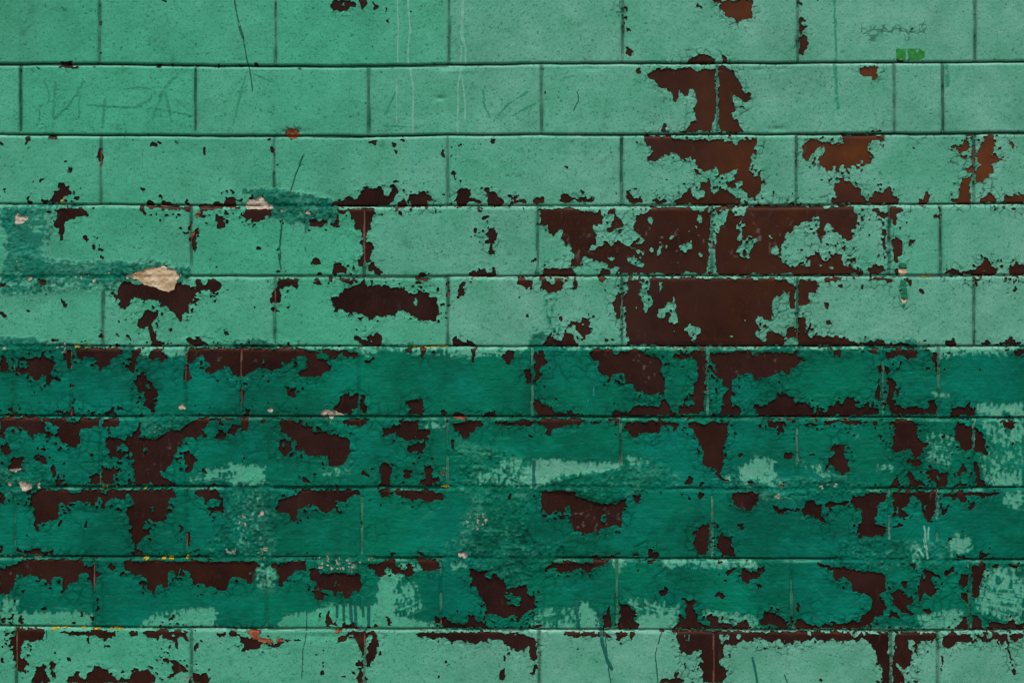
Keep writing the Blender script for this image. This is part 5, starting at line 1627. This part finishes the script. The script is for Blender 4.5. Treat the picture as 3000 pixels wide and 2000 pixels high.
SM = {'d': flat('dark_drip_paint', (.002, .120, .088)), 't': flat('thin_dark_line', (.006, .10, .065)), 'g': flat('rubbed_mark', (.026, .27, .160)),
      'w': flat('pale_run', (.17, .44, .335)), 'v': flat('faint_run', (.060, .40, .31)), 'c': flat('turquoise_paint', (.01, .27, .25))}
m_stick = flat('sticker_green', (.018, .24, .035), .6, .5, 200)
m_conc = plaster('paving', (.16, .16, .15), (.24, .235, .22), 20)

# ------------------------------------------------------------------ the wall
wall = bpy.data.objects.new('painted_brickwork', None); C.objects.link(wall); wall.location = (0, 0, 0)
wall['label'] = 'block wall with light and dark green paint peeling off brown glazed blocks'
wall['category'] = 'wall'

def gauss(x, y, sx, sy): return np.exp(-((X - x) / sx)**2 - ((Y - y) / sy)**2)
rust = .12 * fbm(X, Y, 60, 251, 3) + .55 * gauss(2170, 20, 90, 60) + 1.0 * gauss(2560, 215, 60, 40) + .95 * gauss(2950, 480, 330, 130) + .45 * gauss(2450, 470, 220, 80) + .28 * gauss(2080, 300, 90, 120) + .28 * gauss(2150, 480, 130, 90) \
    + .12 * gauss(2300, 850, 260, 260) + .9 * gauss(860, 386, 30, 14) + .14 * (X > 1500) * (Y < 1000) + .1 * gauss(1010, 1860, 200, 30) + .25 * gauss(2650, 1025, 110, 12) + .3 * gauss(2290, 1843, 500, 9)
rust = rust + np.where((ytop < 16) & (ytop > 0), .22, 0) + .10 * rb.random(2048)[bid]
scuff = sstep(fbm(X, Y, 16, 191, 4), .36, .62) * (gauss(1840, 720, 200, 40) + .6 * gauss(1900, 1090, 160, 70) + .6 * gauss(2230, 1060, 120, 50) + .5 * gauss(1720, 1520, 130, 60)
        + .6 * gauss(480, 1350, 70, 60) + .6 * gauss(660, 1070, 80, 40) + .5 * gauss(2250, 700, 300, 60) + .5 * gauss(30, 1700, 60, 60) + .4 * gauss(2440, 1330, 60, 80) + .4 * gauss(1000, 1710, 100, 40))
allc = np.ones((NY - 1, NX - 1), bool)
mc = mort[:-1, :-1] & mort[1:, 1:]
grid_mesh('glazed_blocks', ~mc, X, Y, H, m_glaze, wall, {'rust': np.clip(rust, 0, 1), 'scuff': np.clip(scuff, 0, 1)})
grid_mesh('mortar_joints', mc, X, Y, H, m_mort, wall)
tone = np.clip(sstep(X, 700, 1900) * .85 + .35 * fbm(X, Y, 300, 201, 2) + .12 + .3 * (Y > 1840) + .5 * (rb.random(2048)[bid] - .6), 0, 1)
low = np.exp(-np.clip(b_, 0, 99) / 4.0) * .25 + np.exp(-np.clip(c_, -4, 99)**2 / 18) * (.14 + .50 * vnoise(Y / 40, X / 30, 207))  # shade under each block's lower edge painted in; perpends soiled
jd = np.clip(low + .8 * mort_v * (.15 + .5 * vnoise(Y / 30, X / 40, 209)), 0, .85) * (1 - SW)
stain_vignette = .28 * sstep(fbm(X, Y, 120, 291, 5), -.1, .6) + .5 * sstep(fbm(X, Y, 34, 211, 4), .38, .75) + .35 * gauss(2270, 1905, 60, 30) * (fbm(X, Y, 20, 213, 3) > 0)
stain_vignette = stain_vignette + .55 * gauss(200, 840, 170, 30) + .4 * gauss(120, 760, 120, 60) + .3 * np.exp(-((X - 60) / 130)**2) * (Y < 190)  # last term paints vignetting at the upper left; the rest is staining
line_shade = (1 - .6 * jf) * np.exp(-((sd_ + 1.2) / 1.9)**2) * (1 - SW) * np.where(Y > 500, .15 + .45 * sstep(slotn, .45, .75), 1)  # shadow line along the bed joints, put into the colour
dirt_shade = np.clip(.95 * line_shade + .62 * crack + jd + .45 * pits + stain_vignette * .5, 0, 1)  # painted joint shade plus real dirt in cracks, pits and stains
pale_lit = np.exp(-((ytop - 3.5) / 3.2)**2) * (.35 + .65 * vnoise(X / 50, row * 5.3, 241)) * (1 - SW) * .75  # lit upper ledge of each course, painted pale into the coat
pale_lit = np.clip(pale_lit + .35 * np.exp(-((adv - 5) / 2.0)**2) * vnoise(Y / 40, X / 40, 243) + .10 * sstep(vnoise(X / 4, Y / 4, 245), .8, .95), 0, 1)
coat('light_green_coat', paint, X, Y, LIGHT, H, m_light, wall, {'tone': tone, 'dirt_shade': dirt_shade, 'pale_lit': pale_lit})
thin = np.clip(.16 * (Y < 1010) - .25 * SW * hollow + .22 * fbm(X, Y, 60, 231, 3) * SW + sstep(wipe, .74, .36) + .42 * SW * sstep(ridg + .9 * grain, .15, 1.0) + .35 * sstep(streak, .30, .8) * (.35 + sstep(Dm, 1.02, .8)) + .75 * np.exp(-((ytop - 6) / 3.5)**2) * (1 - SW) * sstep(vnoise(X / 42, row * 9.1, 271), .45, .85), 0, 1)
ddirt_shade = np.clip(.5 * line_shade + .6 * np.exp(-np.clip(d2_, 0, 30) / 1.6) * scal_zone + .15 * np.exp(-np.clip(b_, 0, 99) / 5.0) * (1 - SW) + .5 * SW * sstep(ridg + .8 * grain, -.1, -.7) + .3 * jd, 0, .9)  # painted shade at joints and lower edges, with dirt in scales and hollows
dtone = np.clip(sstep(fbm(X, Y, 220, 221, 3), -.1, .6) + .5 * sstep(X, 1100, 300), 0, 1)
coat('dark_green_coat', dpaint, X, Y, DCOAT, np.where(D > paint, H - .2, LIGHT), m_dark, wall, {'tone': dtone, 'thin': thin, 'dirt_shade': ddirt_shade})

# ------------------------------------------------------------------ small parts laid on the paint
TOP = np.where(dpaint > 0, DCOAT, np.where(paint > 0, LIGHT, H))
def window(x0, y0, x1, y1):
    i0 = max(np.searchsorted(gx, x0) - 1, 0); i1 = min(np.searchsorted(gx, x1) + 1, NX); j0 = max(np.searchsorted(gy, y0) - 1, 0); j1 = min(np.searchsorted(gy, y1) + 1, NY)
    return slice(j0, j1), slice(i0, i1)
def fine(win, k=2):
    """a window of the grid, k times finer"""
    xs = gx[win[1]]; ys = gy[win[0]]
    fx = np.interp(np.arange(0, len(xs) - 1 + 1e-6, 1 / k), np.arange(len(xs)), xs); fy = np.interp(np.arange(0, len(ys) - 1 + 1e-6, 1 / k), np.arange(len(ys)), ys)
    def up(a):
        a = a[win]
        u = np.arange(0, len(xs) - 1 + 1e-6, 1 / k); v = np.arange(0, len(ys) - 1 + 1e-6, 1 / k)
        i = np.minimum(u.astype(int), len(xs) - 2); j = np.minimum(v.astype(int), len(ys) - 2); fu = u - i; fv = (v - j)[:, None]
        return (a[j][:, i] * (1 - fu) + a[j][:, i + 1] * fu) * (1 - fv) + (a[j + 1][:, i] * (1 - fu) + a[j + 1][:, i + 1] * fu) * fv
    xx, yy = np.meshgrid(fx, fy); return xx.astype(np.float32), yy.astype(np.float32), up
def inpoly(x, y, p):
    ins = np.zeros(x.shape, bool); q = np.roll(p, -1, 0)
    for (ax, ay), (bx, by) in zip(p, q):
        if ay == by: continue
        ins ^= ((y >= min(ay, by)) & (y < max(ay, by))) & (x > ax + (y - ay) * (bx - ax) / (by - ay))
    return ins
def polydist(x, y, p, closed=True):
    d = np.full(x.shape, 1e9, np.float32); q = np.roll(p, -1, 0)
    for k, ((ax, ay), (bx, by)) in enumerate(zip(p, q)):
        if not closed and k == len(p) - 1: break
        l = (bx - ax)**2 + (by - ay)**2 + 1e-9
        t = np.clip(((x - ax) * (bx - ax) + (y - ay) * (by - ay)) / l, 0, 1)
        d = np.minimum(d, np.hypot(x - ax - t * (bx - ax), y - ay - t * (by - ay)))
    return d
def blob(name, p, mat, thick, seed, amp=3, speck=None, dome=0, extra=None, grow=0, sunk=False):
    win = window(p[:, 0].min() - 12, p[:, 1].min() - 12, p[:, 0].max() + 12, p[:, 1].max() + 12)
    x, y, up = fine(win)
    wx = x + amp * fbm(x, y, 10, seed, 3); wy = y + amp * fbm(x, y, 10, seed + 7, 3)
    d = polydist(wx, wy, p); F = np.where(inpoly(wx, wy, p), d, -d) + grow
    if speck is not None: F = np.minimum(F, 6 * (fbm(x, y, 8, seed + 31, 3) - speck))
    if extra is not None: F = extra(x, y, F)
    if not (F > 0).any(): return None
    T = up(TOP if not sunk else H)
    Hh = T + thick + (2.2 * fbm(x, y, 14, seed + 5, 4) if sunk else 0) + .8 * fbm(x, y, 6, seed + 3, 3) * min(thick, 1) + dome * np.clip(F, 0, 8) / 8
    if sunk: Hh = np.maximum(Hh, T + .4)
    return coat(name, F, x, y, Hh.astype(np.float32), T.astype(np.float32), mat, wall)
for k, (o, hd, sub, p) in enumerate(chips):
    kind = hd[0]
    nm = {'b': 'exposed_mortar', 'p': 'exposed_plaster', 'o': 'broken_block_edge', 's': 'pitted_mortar'}[kind]
    blob(nm, p, CH[kind], 1.3 if kind != 's' else .6, 300 + 3 * k, 3.6, .24 if kind == 's' else None, -1.2 if kind in 'pb' else 0, None, 1.0 if kind in 'bp' else 0, kind in 'bp')
for k, (o, hd, sub, p) in enumerate(parse(LICHEN)):
    blob('lichen', p, m_lich, 1.6, 700 + 3 * k, 4, -.12)
NM = {'d': 'paint_drip', 't': 'dark_scratch', 'g': 'rubbed_mark', 'w': 'pale_streak', 'v': 'pale_streak', 'c': 'turquoise_dab'}
for k, (o, hd, sub, p) in enumerate(parse(STROKES, 2)):
    kind = hd[0]; wd = float(hd[1]) / 2.94 / 2 * (.78 if kind == 't' else 1) + .4
    win = window(p[:, 0].min() - 12, p[:, 1].min() - 12, p[:, 0].max() + 12, p[:, 1].max() + 12)
    x, y, up = fine(win)
    wx = x + 1.6 * fbm(x, y, 14, 900 + k, 3); wy = y + 1.6 * fbm(x, y, 14, 950 + k, 3)
    d = polydist(wx, wy, p, False)
    wl = wd * (1 + .25 * fbm(x, y, 30, 970 + k, 2))
    F = wl - d
    T = up(TOP)
    if kind == 'g': F = np.minimum(F, 3.5 * (fbm(x, y, 6, 1000 + k, 3) - .05 + .5 * np.clip(F / wd, 0, 1)))
    if kind == 'w':
        F = np.minimum(F, 4 * (fbm(x, y, 7, 1000 + k, 3, 22) + .8)); F = np.where(up(paint) > .3, F, -1)
    if kind == 't': F = np.minimum(F, 3 * (fbm(x, y, 7, 1000 + k, 3, 14) + .42))
    if kind in 'vc': F = np.minimum(F, 4 * (fbm(x, y, 7, 1000 + k, 3, 30) - .12)); F = np.where(up(paint) > .3, F, -1)
    th = {'d': 1.6, 't': .5, 'g': .35, 'w': .5, 'v': .4, 'c': .5}[kind]
    if (F > 0).any():
        coat(NM[kind], F.astype(np.float32), x, y, (T + th).astype(np.float32), T.astype(np.float32), SM[kind], wall)
# what is left of a green sticker
for k, pts in enumerate([[(1250, 420), (1330, 422), (1333, 515), (1250, 515)], [(1350, 422), (1450, 420), (1500, 450), (1490, 500), (1440, 515), (1355, 515)]]):
    p = np.array(pts, float) / 2.94 + [2200, 0]
    blob('sticker_remnant', p, m_stick, .7, 1200 + k, .8, -.38)
p = np.array([(1285, 120), (1335, 120), (1350, 280), (1330, 330), (1310, 370), (1292, 290)], float) / 2.94 + [2200, 780]
blob('sticker_remnant', p, flat('torn_paper_green', (.004, .16, .075), .6), .9, 1210, 1.2)
p = np.array([(1262, 1150), (1335, 1150), (1340, 1200), (1275, 1200)], float) / 2.94 + [2200, 380]
blob('sticker_remnant', p, flat('torn_paper_green_top', (.004, .14, .06), .6), .9, 1211, 2)

# back of the wall, so that it has its thickness
def box(name, x0, y0, z0, x1, y1, z1, mat, parent):
    me = bpy.data.meshes.new(name)
    v = [(x, y, z) for x in (x0, x1) for y in (y0, y1) for z in (z0, z1)]
    me.from_pydata(v, [], [(0, 1, 3, 2), (4, 6, 7, 5), (0, 4, 5, 1), (2, 3, 7, 6), (0, 2, 6, 4), (1, 5, 7, 3)]); me.materials.append(mat)
    o = bpy.data.objects.new(name, me); C.objects.link(o); o.parent = parent; return o
zt = ZC - (LY - 1000) * PX; zb = ZC - (HY - 1000) * PX
box('masonry_core', (LX - 1500) * PX, .012, zb - .0, (HX - 1500) * PX, .25, zt, m_mort, wall)
box('plinth', (LX - 1500) * PX, -.02, -.02, (HX - 1500) * PX, .25, zb, m_mort, wall) if zb > .01 else None

gm = bpy.data.meshes.new('ground')
gm.from_pydata([(-60, -60, 0), (60, -60, 0), (60, 60, 0), (-60, 60, 0)], [], [(0, 1, 2, 3)]); gm.materials.append(m_conc)
go = bpy.data.objects.new('ground', gm); C.objects.link(go); go['kind'] = 'structure'
